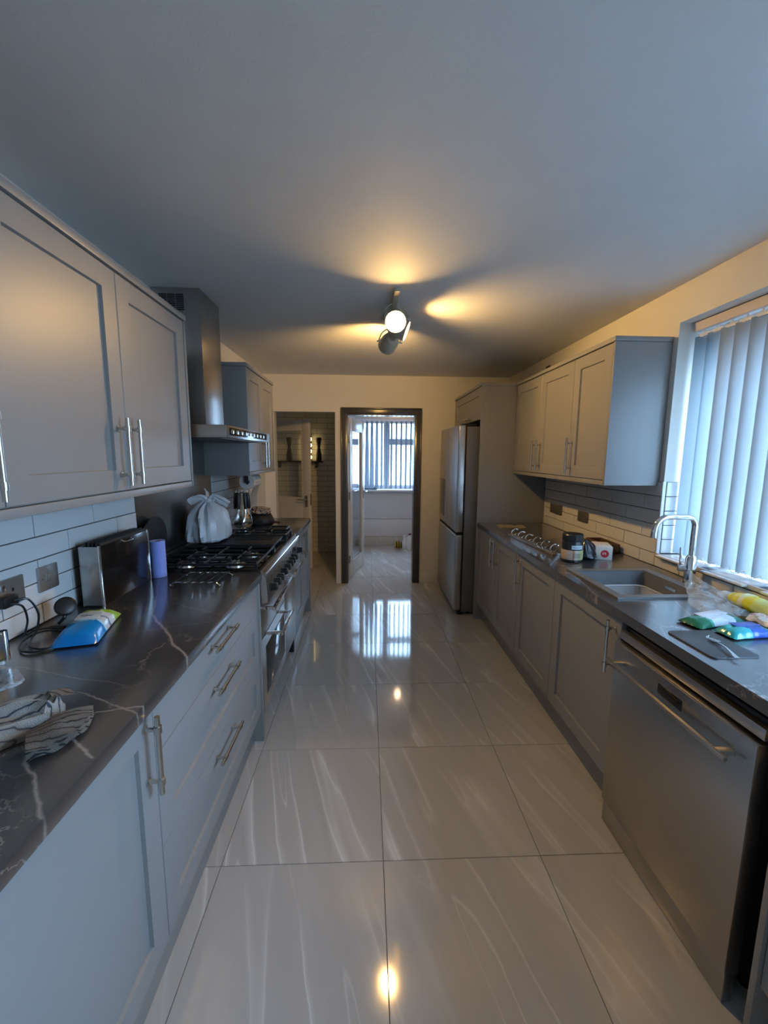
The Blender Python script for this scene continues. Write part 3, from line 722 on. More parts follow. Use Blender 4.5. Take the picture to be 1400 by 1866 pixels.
# ------------------------------------------------------------ fridge freezer
t = thing('fridge_freezer', 'steel American-style fridge freezer with a water dispenser in its far door', 'fridge', (1.2, 4.15, 0))
FY0, FY1, FX = 3.705, 4.600, .823
part('cabinet_body', MB().box(FX+.075, 1.52, FY0+.005, FY1-.005, .03, 1.765, .004), mat('fridge_side_grey', (.16, .155, .15), .35, .3), t)
def fdoor(nm, y0, y1, z0, z1):
    return part(nm, MB().box(FX, FX+.068, y0, y1, z0, z1, .012, seg=4), M_steel, t)
fa_ = fdoor('fridge_door', FY0, 4.150, .800, 1.780); fb_ = fdoor('fridge_door', 4.155, FY1, .800, 1.780)
fc_ = fdoor('freezer_drawer', FY0, FY1, .050, .775)
part('grip_recess', MB().box(FX+.008, FX+.07, FY0+.02, FY1-.02, .772, .803), M_dark, t)
ds = part('dispenser', MB().box(FX-.002, FX+.004, 4.30, 4.52, .87, 1.26, .002), mat('dispenser_grey', (.10, .10, .10), .3), fb_)
part('toe_grille', MB().box(FX+.04, FX+.09, FY0+.01, FY1-.01, .005, .05), M_black, t)
for yy in (FY0+.05, FY1-.05): part('hinge_cover', MB().box(FX+.03, FX+.16, yy-.035, yy+.035, 1.766, 1.790, .006), M_blackm, t)
for yy in (FY0+.06, FY1-.06): part('foot', MB().cyl((FX+.15, yy, 0), (FX+.15, yy, .035), .02, 12), M_black, t)

# ------------------------------------------------------------ dishwasher
t = thing('dishwasher', 'freestanding stainless steel dishwasher under the near right worktop', 'dishwasher', (1.28, 1.2, 0))
DY0, DY1, DXF = .902, 1.498, .983
part('body', MB().box(1.025, 1.575, DY0, DY1, .10, .848, .002), M_black, t)
part('top_lid', MB().box(1.000, 1.575, DY0, DY1, .803, .835, .002), M_steelh, t)
dd = part('door', MB().box(DXF, 1.024, DY0, DY1, .100, .788, .003), M_steel, t)
m = MB(); m.box(DXF-.052, DXF-.038, .935, 1.475, .722, .734, .003)
for yy in (.965, 1.435): m.box(DXF-.045, DXF, yy-.011, yy+.011, .720, .736, .003)
part('handle', m, M_steelh, dd)
part('display', MB().box(DXF-.001, DXF+.003, 1.145, 1.252, .722, .757, .0005), M_enam, dd)
part('door_top_edge', MB().box(DXF+.002, 1.024, DY0, DY1, .786, .792, .002), M_steelh, dd)
part('kick_plate', MB().box(DXF+.006, 1.02, DY0+.004, DY1-.004, .004, .094, .003), M_steelh, t)
for yy in (.95, 1.45): part('foot', MB().cyl((1.1, yy, 0), (1.1, yy, .1), .018, 12), M_black, t)
part('foot', MB().cyl((1.52, .95, 0), (1.52, .95, .1), .018, 12), M_black, t); part('foot', MB().cyl((1.52, 1.45, 0), (1.52, 1.45, .1), .018, 12), M_black, t)

# ------------------------------------------------------------ sink and tap
t = thing('sink', 'grey composite inset sink with a low bowl wall and overflow slot', 'sink', (1.28, 1.85, .912))
part('rim', MB().frame(1.060, 1.500, 1.625, 2.070, 1.098, 1.452, 1.662, 2.032, .9125, .920), M_sink, t)
def bowl(x0, x1, y0, y1, zt, zb, r, nm, mt, wall=.006, ledge=None):
    def rr(x0, x1, y0, y1, r, z):
        out = []
        for cx, cy_, a0 in ((x1-r, y1-r, 0), (x0+r, y1-r, 90), (x0+r, y0+r, 180), (x1-r, y0+r, 270)):
            for k in range(6): a = math.radians(a0+k*18); out.append(Vector((cx+r*math.cos(a), cy_+r*math.sin(a), z)))
        return out
    rs = [rr(x0, x1, y0, y1, r, zt), rr(x0+.004, x1-.004, y0+.004, y1-.004, r, zb+.03), rr(x0+.012, x1-.012, y0+.012, y1-.012, r, zb+.008), rr(x0+.03, x1-.03, y0+.03, y1-.03, r*.8, zb)]
    if ledge: rs[2:] = [rr(x0+.008, x1-.008, y0+.008, y1-.008, r, zb+.004), rr(x0+.014, x1-.014, y0+.014, y1-.014, r, zb), rr(*ledge, .04, zb-.0008)]
    m = MB(); m.rings(rs, cap=False); m.b.verts.ensure_lookup_table(); n = len(rs[0])
    if not ledge: m.b.faces.new(m.b.verts[-n:])
    o = rr(x0-wall, x1+wall, y0-wall, y1+wall, r, zt); o2 = rr(x0-wall, x1+wall, y0-wall, y1+wall, r, zb-.01)
    m.rings([rs[0], o, o2], cap=False)
    return part(nm, m, mt, t)
bowl(1.098, 1.452, 1.662, 2.032, .9135, .845, .02, 'upper_bowl', M_sink, ledge=(1.127, 1.428, 1.707, 2.003))
bowl(1.125, 1.430, 1.705, 2.005, .8455, .70, .04, 'basin', M_sinkin, .001)
rp = []
for cx_, cy_, a0 in ((1.390, 1.965, 0), (1.165, 1.965, 90), (1.165, 1.745, 180), (1.390, 1.745, 270)):
    for k in range(7): a = math.radians(a0+k*15); rp.append((cx_+.041*math.cos(a), cy_+.041*math.sin(a), .8475))
part('basin_lip', MB().tube(rp+[rp[0]], .0045, 8, cap=False), mat('pale_composite_lip', (.50, .51, .52), .22), t)
part('overflow_slot', MB().box(1.4475, 1.451, 1.80, 1.87, .878, .893, .001), M_chrome, t)
part('waste', MB().lathe([(.038, 0), (.036, .004), (.02, .004), (0, .006)], Matrix.Translation((1.27, 1.85, .701)), 20), M_chrome, t)
single('washing_sponge', MB().box(1.17, 1.25, 1.80, 1.85, .704, .732, .008, T=Matrix.Translation((1.21, 1.82, 0)) @ Matrix.Rotation(.5, 4, 'Z') @ Matrix.Translation((-1.21, -1.82, 0))),
       mat('pale_sponge', (.6, .62, .62), .8, bump=.5), 'small pale sponge lying in the sink bowl', 'sponge')
t = thing('kitchen_tap', 'tall chrome swan-neck mixer tap behind the sink', 'tap', (1.533, 1.83, .912))
bx, by = 1.533, 1.83
part('tap_base', MB().lathe([(.027, 0), (.027, .006), (.023, .010), (.023, .125), (.019, .135), (.016, .14)], Matrix.Translation((bx, by, .912)), 24), M_chrome, t)
part('spout', MB().tube(spline([(bx, by, 1.04), (bx, by, 1.14), (bx, by, 1.195), (bx-.012, by, 1.222), (bx-.035, by, 1.232), (bx-.07, by, 1.233), (bx-.12, by, 1.233), (bx-.155, by, 1.228), (bx-.182, by, 1.205), (bx-.192, by, 1.175), (bx-.194, by, 1.146)], 5), .0135, 16), M_chrome, t)
part('spout_nozzle', MB().cyl((bx-.194, by, 1.156), (bx-.194, by, 1.135), .0135, 16), M_chrome, t)
m = MB(); m.cyl((bx, by, .985), (bx-.045, by+.022, .985), .015, 18); m.cyl((bx-.036, by+.018, .985), (bx-.040, by+.02, 1.085), .0045, 10)
part('tap_lever', m, M_chrome, t)

# ------------------------------------------------------------ vertical blinds
def blind(nm, label, along, pos, a0, a1, z0, z1, pitch, wslat, ang, mt, railw=.035, twist=None, chain=True):
    """along: 'y' (window on the right) or 'x' (far window); pos: the fixed coordinate"""
    P = (lambda a, z: (pos, a, z)) if along == 'y' else (lambda a, z: (a, pos, z))
    t = thing(nm, label, 'blind', P((a0+a1)/2, z1))
    if along == 'y': m = MB().box(pos-.022, pos+.022, a0, a1, z1-.045, z1, .003)
    else: m = MB().box(a0, a1, pos-.022, pos+.022, z1-.045, z1, .003)
    part('head_rail', m, M_rail, t)
    n = int((a1-a0)/pitch); zt = z1-.070
    def slat(extra):
        m = MB(); rs = []
        nz = 2 if not extra else 10
        for iz in range(nz+1):
            f = iz/nz; z = (z0-z1)*f if False else zt-(zt-z0)*f
            row = []
            for k in range(9):
                u = (k/8-.5)*wslat; c = .006*math.cos(PI*(k/8-.5))
                aa = ang+(extra*f if extra else 0)
                row.append(Vector((u*math.cos(aa)-c*math.sin(aa), u*math.sin(aa)+c*math.cos(aa), z)))
            rs.append(row)
        m.rings(rs, close_u=False)
        geo = m.b.faces[:]
        bmesh.ops.solidify(m.b, geom=geo, thickness=.0009)
        return finish('slat', m, mt)
    me = slat(0)
    mh = MB(); mh.box(-wslat*.36*math.cos(ang)-.004, wslat*.36*math.cos(ang)+.004, -.003, .003, zt-.004, zt+.012, .001); mh.box(-.004, .004, -.004, .004, zt+.008, z1-.044)
    mh = finish('slat_hanger', mh, M_pvc)
    mc = None
    for i in range(n):
        a = a0+pitch*(i+.5)
        me_i = slat(twist[i]) if twist and i in twist else me
        loc = Vector(P(a, 0)) - MW[t].translation
        s = inst('slat', me_i, loc, t, (0, 0, -PI/2) if along == 'y' else None)
        inst('slat_hanger', mh, (0, 0, 0), s)
        if chain and i < n-1:
            if mc is None:
                pts = [(u*pitch, -.010-.012*math.sin(PI*u), z0+.018-.022*math.sin(PI*u)) for u in [q/8 for q in range(9)]]
                mc = finish('bead_chain', MB().tube(pts, .0016, 6), M_pvc)
            inst('bead_chain', mc, (0, 0, 0), s)
    return t
blind('vertical_blind', 'pale blue-grey vertical blind with overlapping slats at the window over the right worktop', 'y', 1.690, .97, WY1-.012, .992, WZ1-.004, .0775, .089, .30, M_blind)
blind('vertical_blind', 'open vertical blind with edge-on slats at the utility room window', 'x', 6.60, UX0+.01, UX1+.03, .965, 2.10, .0775, .085, 1.12, M_blind2,
      twist={2: -.75, 3: -.7, 4: -.35}, chain=False)

# ------------------------------------------------------------ ceiling lamps
t = thing('ceiling_spotlight', 'cream spotlight bar with three adjustable cup-shaped heads on the ceiling', 'lamp', (.158, 2.6, ZC))
part('mounting_bar', MB().box(.143, .173, 2.28, 2.92, ZC-.022, ZC, .004), M_shade, t)
M_bulb = emit('lit_warm_bulb', (1.0, .60, .20), BULB)
def head(pivot, d, nm='spot_head'):
    """cup: pivot at its middle, opening towards d"""
    d = Vector(d).normalized(); T = Matrix.Translation(Vector(pivot)) @ look(d); R = .058
    h_ = part(nm, MB().lathe([(.018, -.062), (.034, -.058), (.050, -.035), (R-.001, 0), (R, .058), (R+.002, .060), (R-.0015, .058), (R-.003, 0), (.047, -.033), (.032, -.054), (.0, -.056)], T, 32, cap=False), M_shade, t)
    part('bulb', MB().lathe([(.012, -.046), (.014, -.030), (.0205, -.008), (.023, .003), (.0205, .014), (.013, .024), (0, .027)], T, 20, cap=False), M_bulb, h_)
    # yoke
    side = d.cross(Vector((0, 0, 1))).normalized(); P = Vector(pivot); top = Vector((.158, P.y, ZC-.022))
    m = MB(); rr = R+.014
    upv = (top-P).normalized()
    pts = [P+side*rr*math.cos(a)+upv*rr*math.sin(a)*1.15 for a in [PI*k/14 for k in range(15)]]
    m.tube(pts, .0035, 8)
    for sg in (1, -1): m.cyl(P+side*sg*(R-.002), P+side*sg*(rr+.012), .005, 10)
    m.cyl(P+upv*rr*1.12, top, .006, 10)
    part('yoke', m, M_shade, t)
head((.162, 2.470, 2.277), (-.05, -1, -.62))
head((.185, 2.61, 2.270), (1, -.12, -.40))
head((.145, 2.76, 2.225), (-.22, .9, -.14))

t = thing('ceiling_light', 'small round lit ceiling light in the utility room', 'lamp', (.5, 6.1, ZC))
part('light_base', MB().lathe([(.055, 0), (.055, -.03), (.05, -.034), (0, -.034)], Matrix.Translation((.5, 6.1, ZC)), 24), M_trimw, t)
part('bulb', MB().lathe([(.02, -.034), (.02, -.05), (.042, -.09), (.045, -.105), (.035, -.13), (0, -.14)], Matrix.Translation((.5, 6.1, ZC)), 20), emit('lit_utility_bulb', (1.0, .70, .40), 34), t)
#PART2
# ------------------------------------------------------------ sockets
def plate(name, label, xw, d, y0, y1, z0, z1, mt, extras, cat='socket'):
    t = thing(name, label, cat, (xw, (y0+y1)/2, z0))
    a, b = sorted((xw, xw+d*.009)); part('face_plate', MB().box(a, b, y0, y1, z0, z1, .003), mt, t)
    for nm, ya, yb, za, zb, mm, pr in extras:
        a, b = sorted((xw+d*.007, xw+d*(.009+pr))); part(nm, MB().box(a, b, ya, yb, za, zb, .0008), mm, t)
    return t
XT = XL+.009; XTR = XR-.009
M_plate = mat('satin_steel_plate', (.50, .49, .48), .38, .9)
M_plated = mat('dark_steel_plate', (.20, .19, .18), .42, .7)
plate('double_socket', 'brushed steel double socket with a black plug in it, above the left worktop', XT, 1, 1.217, 1.363, 1.024, 1.112, M_plate,
      [('rocker_switch', 1.255, 1.268, 1.078, 1.098, M_chrome, .004), ('rocker_switch', 1.275, 1.288, 1.078, 1.098, M_chrome, .004),
       ('socket_hole', 1.313, 1.322, 1.068, 1.080, M_black, .0002), ('socket_hole', 1.303, 1.311, 1.046, 1.052, M_black, .0002), ('socket_hole', 1.327, 1.335, 1.046, 1.052, M_black, .0002),
       ('screw', 1.349, 1.354, 1.066, 1.071, M_chrome, .001)])
plate('cooker_switch', 'square brushed steel switch plate on the left wall tiles', XT, 1, 1.424, 1.514, 1.024, 1.112, M_plate,
      [('rocker_switch', 1.458, 1.472, 1.055, 1.083, M_plate, .004), ('screw', 1.435, 1.440, 1.066, 1.071, M_chrome, .001), ('screw', 1.499, 1.504, 1.066, 1.071, M_chrome, .001)], 'switch')
plate('double_socket', 'dark steel double socket on the right wall, nearer the window', XTR, -1, 2.85, 2.99, 1.030, 1.108, M_plated,
      [('rocker_switch', 2.89, 2.90, 1.075, 1.092, M_nick, .003), ('rocker_switch', 2.94, 2.95, 1.075, 1.092, M_nick, .003)])
plate('triple_socket', 'dark steel wide socket on the right wall, nearer the fridge housing', XTR, -1, 3.25, 3.46, 1.030, 1.110, M_plated,
      [('rocker_switch', 3.30, 3.31, 1.075, 1.092, M_nick, .003), ('rocker_switch', 3.40, 3.41, 1.075, 1.092, M_nick, .003)])
single('wall_fixing', MB().box(XR-.012, XR, 3.66, 3.74, 2.275, 2.295, .005), mat('brown_plastic', (.09, .055, .03), .5), 'small brown fixing on the right wall above the cabinets', 'fixing', loc=(XR, 3.7, 2.275))

def crumple(m, amp, sc, seed=0, keepz=None, zs=1.0):
    for v in m.b.verts:
        n = noise.noise_vector(v.co*sc+Vector((seed*3.1, seed*1.7, seed)))
        if keepz is not None: n *= min(1, max(0, (v.co.z-keepz)/.02))
        n.z *= zs
        v.co += n*amp
    return m
def pillow(w, l, h, nx=16, ny=20, crimp=.012, seed=0, wr=.003):
    """sealed soft packet centred at the origin, length along y, lying on z=0"""
    m = MB(); b = m.b
    def prof(u, v):
        a = max(0, 1-abs(u)**3.2); c = max(0, 1-abs(v)**4.5); return (a**.55)*(c**.6)
    top = []; bot = []
    for j in range(ny+1):
        v = -1+2*j/ny; rt_ = []; rb = []
        for i in range(nx+1):
            u = -1+2*i/nx; f = prof(u, v)
            pinch = 1-.05*(1-abs(v)**2)
            n = noise.noise(Vector((u*2.4+seed, v*3.5, seed)))*wr*2*f+noise.noise(Vector((u*7, v*9+seed, seed)))*wr*f
            x = u*w/2*pinch; y = v*l/2
            rt_.append(b.verts.new((x, y, .004+f*h+n))); rb.append(b.verts.new((x, y, .004-.0035*min(1, f*3))))
        top.append(rt_); bot.append(rb)
    for j in range(ny):
        for i in range(nx):
            b.faces.new((top[j][i], top[j][i+1], top[j+1][i+1], top[j+1][i])); b.faces.new((bot[j][i], bot[j+1][i], bot[j+1][i+1], bot[j][i+1]))
    for j in range(ny):
        b.faces.new((top[j][0], top[j+1][0], bot[j+1][0], bot[j][0])); b.faces.new((top[j][nx], bot[j][nx], bot[j+1][nx], top[j+1][nx]))
    for i in range(nx):
        b.faces.new((top[0][i], bot[0][i], bot[0][i+1], top[0][i+1])); b.faces.new((top[ny][i], top[ny][i+1], bot[ny][i+1], bot[ny][i]))
    return m
ZT = .9125

# ------------------------------------------------------------ left worktop
# chopping board holder
t = thing('chopping_board_set', 'upright set of black chopping boards in a dark steel holder', 'chopping boards', (-1.06, 1.76, ZT))
part('holder', MB().box(-1.102, -1.028, 1.585, 1.940, ZT, .918, .001).box(-1.102, -1.028, 1.585, 1.589, ZT, 1.150, .001).box(-1.102, -1.028, 1.936, 1.940, ZT, 1.150, .001).box(-1.104, -1.100, 1.585, 1.94, ZT, 1.15), M_steel, t)
part('front_panel', MB().box(-1.030, -1.025, 1.592, 1.936, ZT+.002, 1.152, .002), mat('dark_mirror_steel', (.075, .068, .066), .16, .9), t)
for yy in (1.587, 1.938):
    part('corner_bar', MB().cyl((-1.027, yy, ZT), (-1.027, yy, 1.155), .0055, 12), M_chrome, t)
for k in range(5):
    x = -1.094+k*.0142
    part('board', MB().box(x, x+.0075, 1.600, 1.928, .925, 1.163+.003*(k % 2), .003), M_blackm, t)
part('lift_handle', MB().tube(spline([(-1.026, 1.730, 1.150), (-1.016, 1.733, 1.142), (-1.013, 1.745, 1.140), (-1.013, 1.785, 1.140), (-1.016, 1.797, 1.142), (-1.026, 1.80, 1.150)], 4), .003, 8), M_nick, t)
# blue paper roll
t = thing('paper_roll', 'slim roll of blue paper standing beside the chopping boards', 'paper roll', (-1.012, 1.99, ZT))
part('roll', MB().lathe([(.018, 0), (.034, 0), (.034, .178), (.018, .178), (.018, 0)], Matrix.Translation((-1.012, 1.99, ZT)), 28, cap=False), M_blueroll, t)
part('core', MB().lathe([(.0165, .001), (.018, .001), (.018, .176), (.0165, .176), (.0165, .001)], Matrix.Translation((-1.012, 1.99, ZT)), 24, cap=False), mat('brown_card', (.35, .24, .15), .8), t)
# round black board leaning on the splashback
T = Matrix.Translation((-1.102, 2.14, 1.053)) @ Matrix.Rotation(.06, 4, 'Y') @ look((1, 0, 0))
single('round_board', MB().lathe([(0, -.006), (.126, -.006), (.131, -.003), (.131, .003), (.126, .006), (0, .006)], T, 48), M_blackm, 'round black board leaning on the steel splashback behind the blue roll', 'board', loc=(-1.118, 2.14, .921))
# wire rack
t = thing('wire_rack', 'small chrome and black wire trivet lying on the worktop in front of the hob', 'trivet', (-.775, 1.90, ZT))
m = MB()
for k in range(6):
    x = -.868+k*.037
    m.tube(spline([(x, 1.815, .922), (x, 1.830, .934), (x+.003, 1.90, .935), (x+.006, 1.99, .934), (x+.006, 2.008, .922)], 5), .0026, 8)
part('bars', m, M_black, t)
m = MB()
for yy, dx in ((1.832, 0), (1.990, .006)):
    pts = [(-.885+dx, yy, .918)]+[(-.868+dx+k*.0185, yy+(.006 if k % 2 else -.004), .930) for k in range(11)]+[(-.668+dx, yy, .918)]
    m.tube(spline(pts, 4), .0028, 8)
for x, y in ((-.885, 1.832), (-.668, 1.832), (-.879, 1.99), (-.662, 1.99)): m.lathe([(0, 0), (.005, .001), (.006, .005), (.004, .009), (0, .010)], Matrix.Translation((x, y, ZT)), 12)
part('cross_wires', m, M_chrome, t)
# carrier bag
def crumple_later(*a):
    m = bag_mesh(*a); return crumple(m, .010, 26, 3, keepz=a[2])
def bag_mesh(cx, cyy, z0, h, rx, ry, seed):
    m = MB(); rs = []; n = 56
    P = [(0, .70), (.012, .90), (.05, .99), (.16, 1.0), (.36, .98), (.54, .90), (.66, .74), (.75, .50), (.81, .28), (.85, .18)]
    for z, f in P:
        r = []
        for k in range(n):
            a = 2*PI*k/n; ca, sa = math.cos(a), math.sin(a)
            sq = (abs(ca)**2.6+abs(sa)**2.6)**(-1/2.6)
            fold = 1+.07*math.sin(a*9+seed+z*2)*(z**.6)+.035*math.sin(a*17+4*z)+.16*math.sin(a*14+1.3*seed+z*3)*max(0, z-.35)+.10*noise.noise(Vector((ca*2.2, sa*2.2, z*3+seed)))
            sq = sq*(1-z)+1*z
            r.append(Vector((cx+rx*f*sq*fold*ca, cyy+ry*f*sq*fold*sa, z0+h*z*(1+.04*math.sin(a*3+seed)*z))))
        rs.append(r)
    m.rings(rs, cap=True)
    return m
t = thing('carrier_bag', 'full white plastic carrier bag tied at the top, standing on the hob', 'bag', (-1.0, 2.64, .953))
part('bag_body', crumple_later(-1.012, 2.645, .962, .30, .118, .165, 2.0), M_bag, t)
m = MB()
def ribbon(pts, w, tk=.002, up=(0, 0, 1)):
    pts = [Vector(p) for p in spline(pts, 5)]; rs = []
    for i, p in enumerate(pts):
        tg = (pts[min(i+1, len(pts)-1)]-pts[max(0, i-1)]).normalized(); sd = tg.cross(Vector(up)).normalized(); nn = sd.cross(tg)
        f = i/(len(pts)-1); ww = w*(.35+.65*math.sin(PI*min(1, f*.5+.12)))
        rs.append([p+sd*ww*u+nn*(tk*q+.006*math.sin(u*5+f*3)) for u, q in ((-1, 1), (-.5, 1), (0, 1), (.5, 1), (1, 1), (1, -1), (.5, -1), (0, -1), (-.5, -1), (-1, -1))])
    m.rings(rs)
ribbon([(-1.01, 2.62, 1.195), (-1.03, 2.61, 1.232), (-1.07, 2.60, 1.225), (-1.105, 2.585, 1.205)], .026, up=(0, 1, .3))
ribbon([(-1.0, 2.63, 1.195), (-.97, 2.64, 1.236), (-.93, 2.65, 1.215), (-.885, 2.66, 1.185)], .024, up=(0, 1, .3))
ribbon([(-1.01, 2.64, 1.195), (-1.015, 2.65, 1.245), (-1.03, 2.67, 1.275)], .022, up=(1, 0, 0))
part('tied_handles', crumple(m, .006, 30, 4), M_bag, t)
part('knot', crumple(MB().lathe([(0, -.03), (.024, -.02), (.030, 0), (.024, .018), (0, .026)], Matrix.Translation((-1.005, 2.635, 1.205)), 18), .010, 45, 2), M_bag, t)
# utensil stand
t = thing('utensil_stand', 'carousel of black-handled steel utensils standing beyond the carrier bag', 'utensils', (-.965, 3.20, ZT))
ux, uy = -.965, 3.20
m = MB(); m.lathe([(.062, 0), (.062, .008), (.055, .014), (.01, .018), (.006, .03), (.006, .30), (.014, .305), (.014, .315), (0, .318)], Matrix.Translation((ux, uy, ZT)), 28)
part('stand', m, M_chrome, t)
part('top_ring', MB().lathe([(.034, .288), (.040, .288), (.040, .293), (.034, .293), (.034, .288)], Matrix.Translation((ux, uy, ZT)), 28, cap=False), M_chrome, t)
for k in range(6):
    a = 2*PI*k/6+.3; ca, sa = math.cos(a), math.sin(a); Q = lambda r, z: Vector((ux+ca*r, uy+sa*r, ZT+z))
    u_ = part('utensil', MB().tube([Q(.052, .175), Q(.048, .225), Q(.043, .285), Q(.041, .300)], [.011, .0145, .0130, .010], 12), M_black, t)
    part('hanging_tip', MB().tube([Q(.041, .298), Q(.040, .312), Q(.037, .318)], [.0065, .006, .003], 10), M_chrome, u_)
    side = Vector((-sa, ca, 0)); rs = []
    for z, w, r in ((.178, .006, .052), (.15, .008, .056), (.12, .022, .062), (.085, .037, .072), (.055, .036, .070), (.035, .022, .060), (.028, .008, .054)):
        rs.append([Q(r, z)+side*w*math.cos(q)+Vector((ca, sa, 0))*.003*math.sin(q) for q in [2*PI*i/14 for i in range(14)]])
    part('utensil_blade', MB().rings(rs), M_chrome, u_)
# kitchen roll on its holder
t = thing('kitchen_roll', 'white kitchen roll hanging under the far left wall cabinet with a loose sheet', 'kitchen roll', (-.950, 3.42, 1.29))
Ty = Matrix.Translation((-.950, 3.30, 1.287)) @ look((0, 1, 0))
part('roll', MB().lathe([(.021, 0), (.058, 0), (.060, .004), (.060, .236), (.058, .24), (.021, .24), (.021, 0)], Ty, 36, cap=False), M_tissue, t)
m = MB(); m.cyl((-.95, 3.285, 1.287), (-.95, 3.555, 1.287), .006, 12); m.box(-.965, -.935, 3.283, 3.290, 1.28, 1.352); m.box(-.965, -.935, 3.55, 3.557, 1.28, 1.352); m.box(-.97, -.93, 3.283, 3.557, 1.347, 1.352)
part('holder', m, M_black, t)
m = MB(); rs = []
for f in range(13):
    u = f/12; z = 1.287-.205*u; x = -.890-.030*math.sin(u*PI*.9)-.045*u*u
    rs.append([Vector((x+.004*math.sin(q*4+u*5), 3.302+.234*q*(1-.12*u)+.03*u, z)) for q in [i/8 for i in range(9)]])
m.rings(rs, close_u=False); bmesh.ops.solidify(m.b, geom=m.b.faces[:], thickness=.001)
part('loose_sheet', m, M_tissue, t)
# black bag and patterned cloth
m = MB().lathe([(.0, 0), (.095, 0), (.112, .02), (.110, .05), (.085, .085), (.05, .105), (0, .11)], Matrix.Translation((-.905, 3.50, ZT)), 36)
single('soft_black_bag', crumple(m, .028, 14, 3, keepz=ZT), M_blackm, 'slumped soft black bag on the far left worktop', 'bag', loc=(-.905, 3.50, ZT))
M_leo = patches_mat('dark_patterned_cloth', [(0, (.02, .015, .015, 1)), (.44, (.55, .42, .33, 1)), (.53, (.05, .02, .02, 1)), (.60, (.45, .33, .26, 1)), (.68, (.02, .015, .015, 1))], (45, 45, 45), .8)
m = MB().lathe([(0, 0), (.075, .0), (.090, .012), (.075, .040), (.035, .055), (0, .058)], Matrix.Translation((-.90, 3.485, ZT+.098)), 32)
single('patterned_scarf', crumple(m, .022, 22, 7), M_leo, 'dark scarf with a pale animal pattern heaped on the black bag', 'scarf', loc=(-.9, 3.485, ZT+.08))
m = MB(); m.tube(spline([(-.79, 3.42, .93), (-.765, 3.42, .945), (-.74, 3.45, .935)], 5), .012, 10)
single('dark_red_pouch', crumple(m, .006, 30, 2), mat('dark_red_leather', (.06, .008, .010), .35), 'small dark red pouch poking out beside the black bag', 'pouch', loc=(-.79, 3.43, ZT))
m = MB()
for a in ((-.775, -.625, 3.125, 3.137), (-.775, -.625, 3.305, 3.317), (-.775, -.763, 3.125, 3.317), (-.637, -.625, 3.125, 3.317)): m.box(a[0], a[1], a[2], a[3], .922, .934, .002)
m.box(-.76, -.64, 3.14, 3.30, .913, .917)
for x in (-.775, -.637):
    for y in (3.125, 3.305): m.box(x, x+.012, y, y+.012, ZT, .93)
single('pan_trivet', m, M_iron, 'small square black iron trivet on the far left worktop beside the hob', 'trivet', loc=(-.70, 3.22, ZT))
# small camera with its cable
t = thing('desk_camera', 'small black round-headed camera on a folded foot by the left wall', 'camera', (-1.045, 1.41, ZT))
hd = Vector((.62, -.62, .42)).normalized(); hp = Vector((-1.048, 1.415, .978))
part('camera_head', MB().lathe([(0, -.030), (.018, -.028), (.029, -.014), (.0325, .004), (.0315, .016), (.027, .018), (.026, .014), (0, .014)], Matrix.Translation(hp) @ look(hd), 32), M_black, t)
part('lens_face', MB().lathe([(0, .0175), (.010, .0178), (.018, .0165), (.0265, .0155), (.0265, .0135), (0, .0135)], Matrix.Translation(hp) @ look(hd), 32), mat('dark_brown_gloss', (.02, .014, .012), .3), t)
m = MB(); m.tube(spline([(-1.048, 1.415, .955), (-1.050, 1.405, .94), (-1.060, 1.392, .925)], 4), .0055, 10); m.box(-1.085, -.985, 1.385, 1.445, ZT, .920, .003)
part('foot', m, M_black, t)
t = thing('plug_lead', 'black plug with a coiled power lead running over the left worktop', 'cable', (-1.12, 1.27, 1.04))
part('plug', MB().box(-1.136, -1.100, 1.245, 1.300, 1.032, 1.068, .006), M_black, t)
pts = [(-1.10, 1.28, 1.05), (-1.078, 1.305, 1.045), (-1.068, 1.325, .99), (-1.072, 1.315, .935), (-1.068, 1.285, .918), (-1.030, 1.235, .917), (-.975, 1.225, .917), (-.945, 1.265, .917), (-.965, 1.325, .917), (-1.02, 1.355, .918), (-1.075, 1.335, .922), (-1.085, 1.275, .918), (-1.045, 1.215, .917), (-.99, 1.205, .917), (-.955, 1.235, .917)]
part('lead', MB().tube(spline(pts, 8), .0032, 8), M_black, t)
part('second_lead', MB().tube(spline([(-1.10, 1.262, 1.045), (-1.082, 1.285, 1.03), (-1.082, 1.298, .98), (-1.086, 1.29, .935), (-1.09, 1.33, .930), (-1.075, 1.37, .920), (-1.03, 1.375, .917)], 8), .0032, 8), M_black, t)
# wet wipes
M_wipes = axis_mat('wipes_film', 1, [(0, (.01, .23, .60, 1)), (.40, (.45, .72, .85, 1)), (.44, (.55, .58, .62, 1)), (.54, (.16, .22, .30, 1)), (.585, (.62, .64, .66, 1)), (.72, (.60, .62, .62, 1)), (.78, (.30, .48, .04, 1)), (.93, (.42, .62, .05, 1))], -.125, .125, .16, .022, 14)
t = thing('wet_wipes', 'soft pack of wet wipes in blue, white and lime film', 'wet wipes', (-.940, 1.362, ZT), math.atan2(.066, .238))
part('packet', pillow(.128, .255, .042, seed=2), M_wipes, t, world=False)
m = MB(); m.box(-.034, .034, -.012, .040, .0445, .0475, .003)
part('resealable_label', m, mat('clear_white_label', (.55, .58, .60), .15), t, world=False)
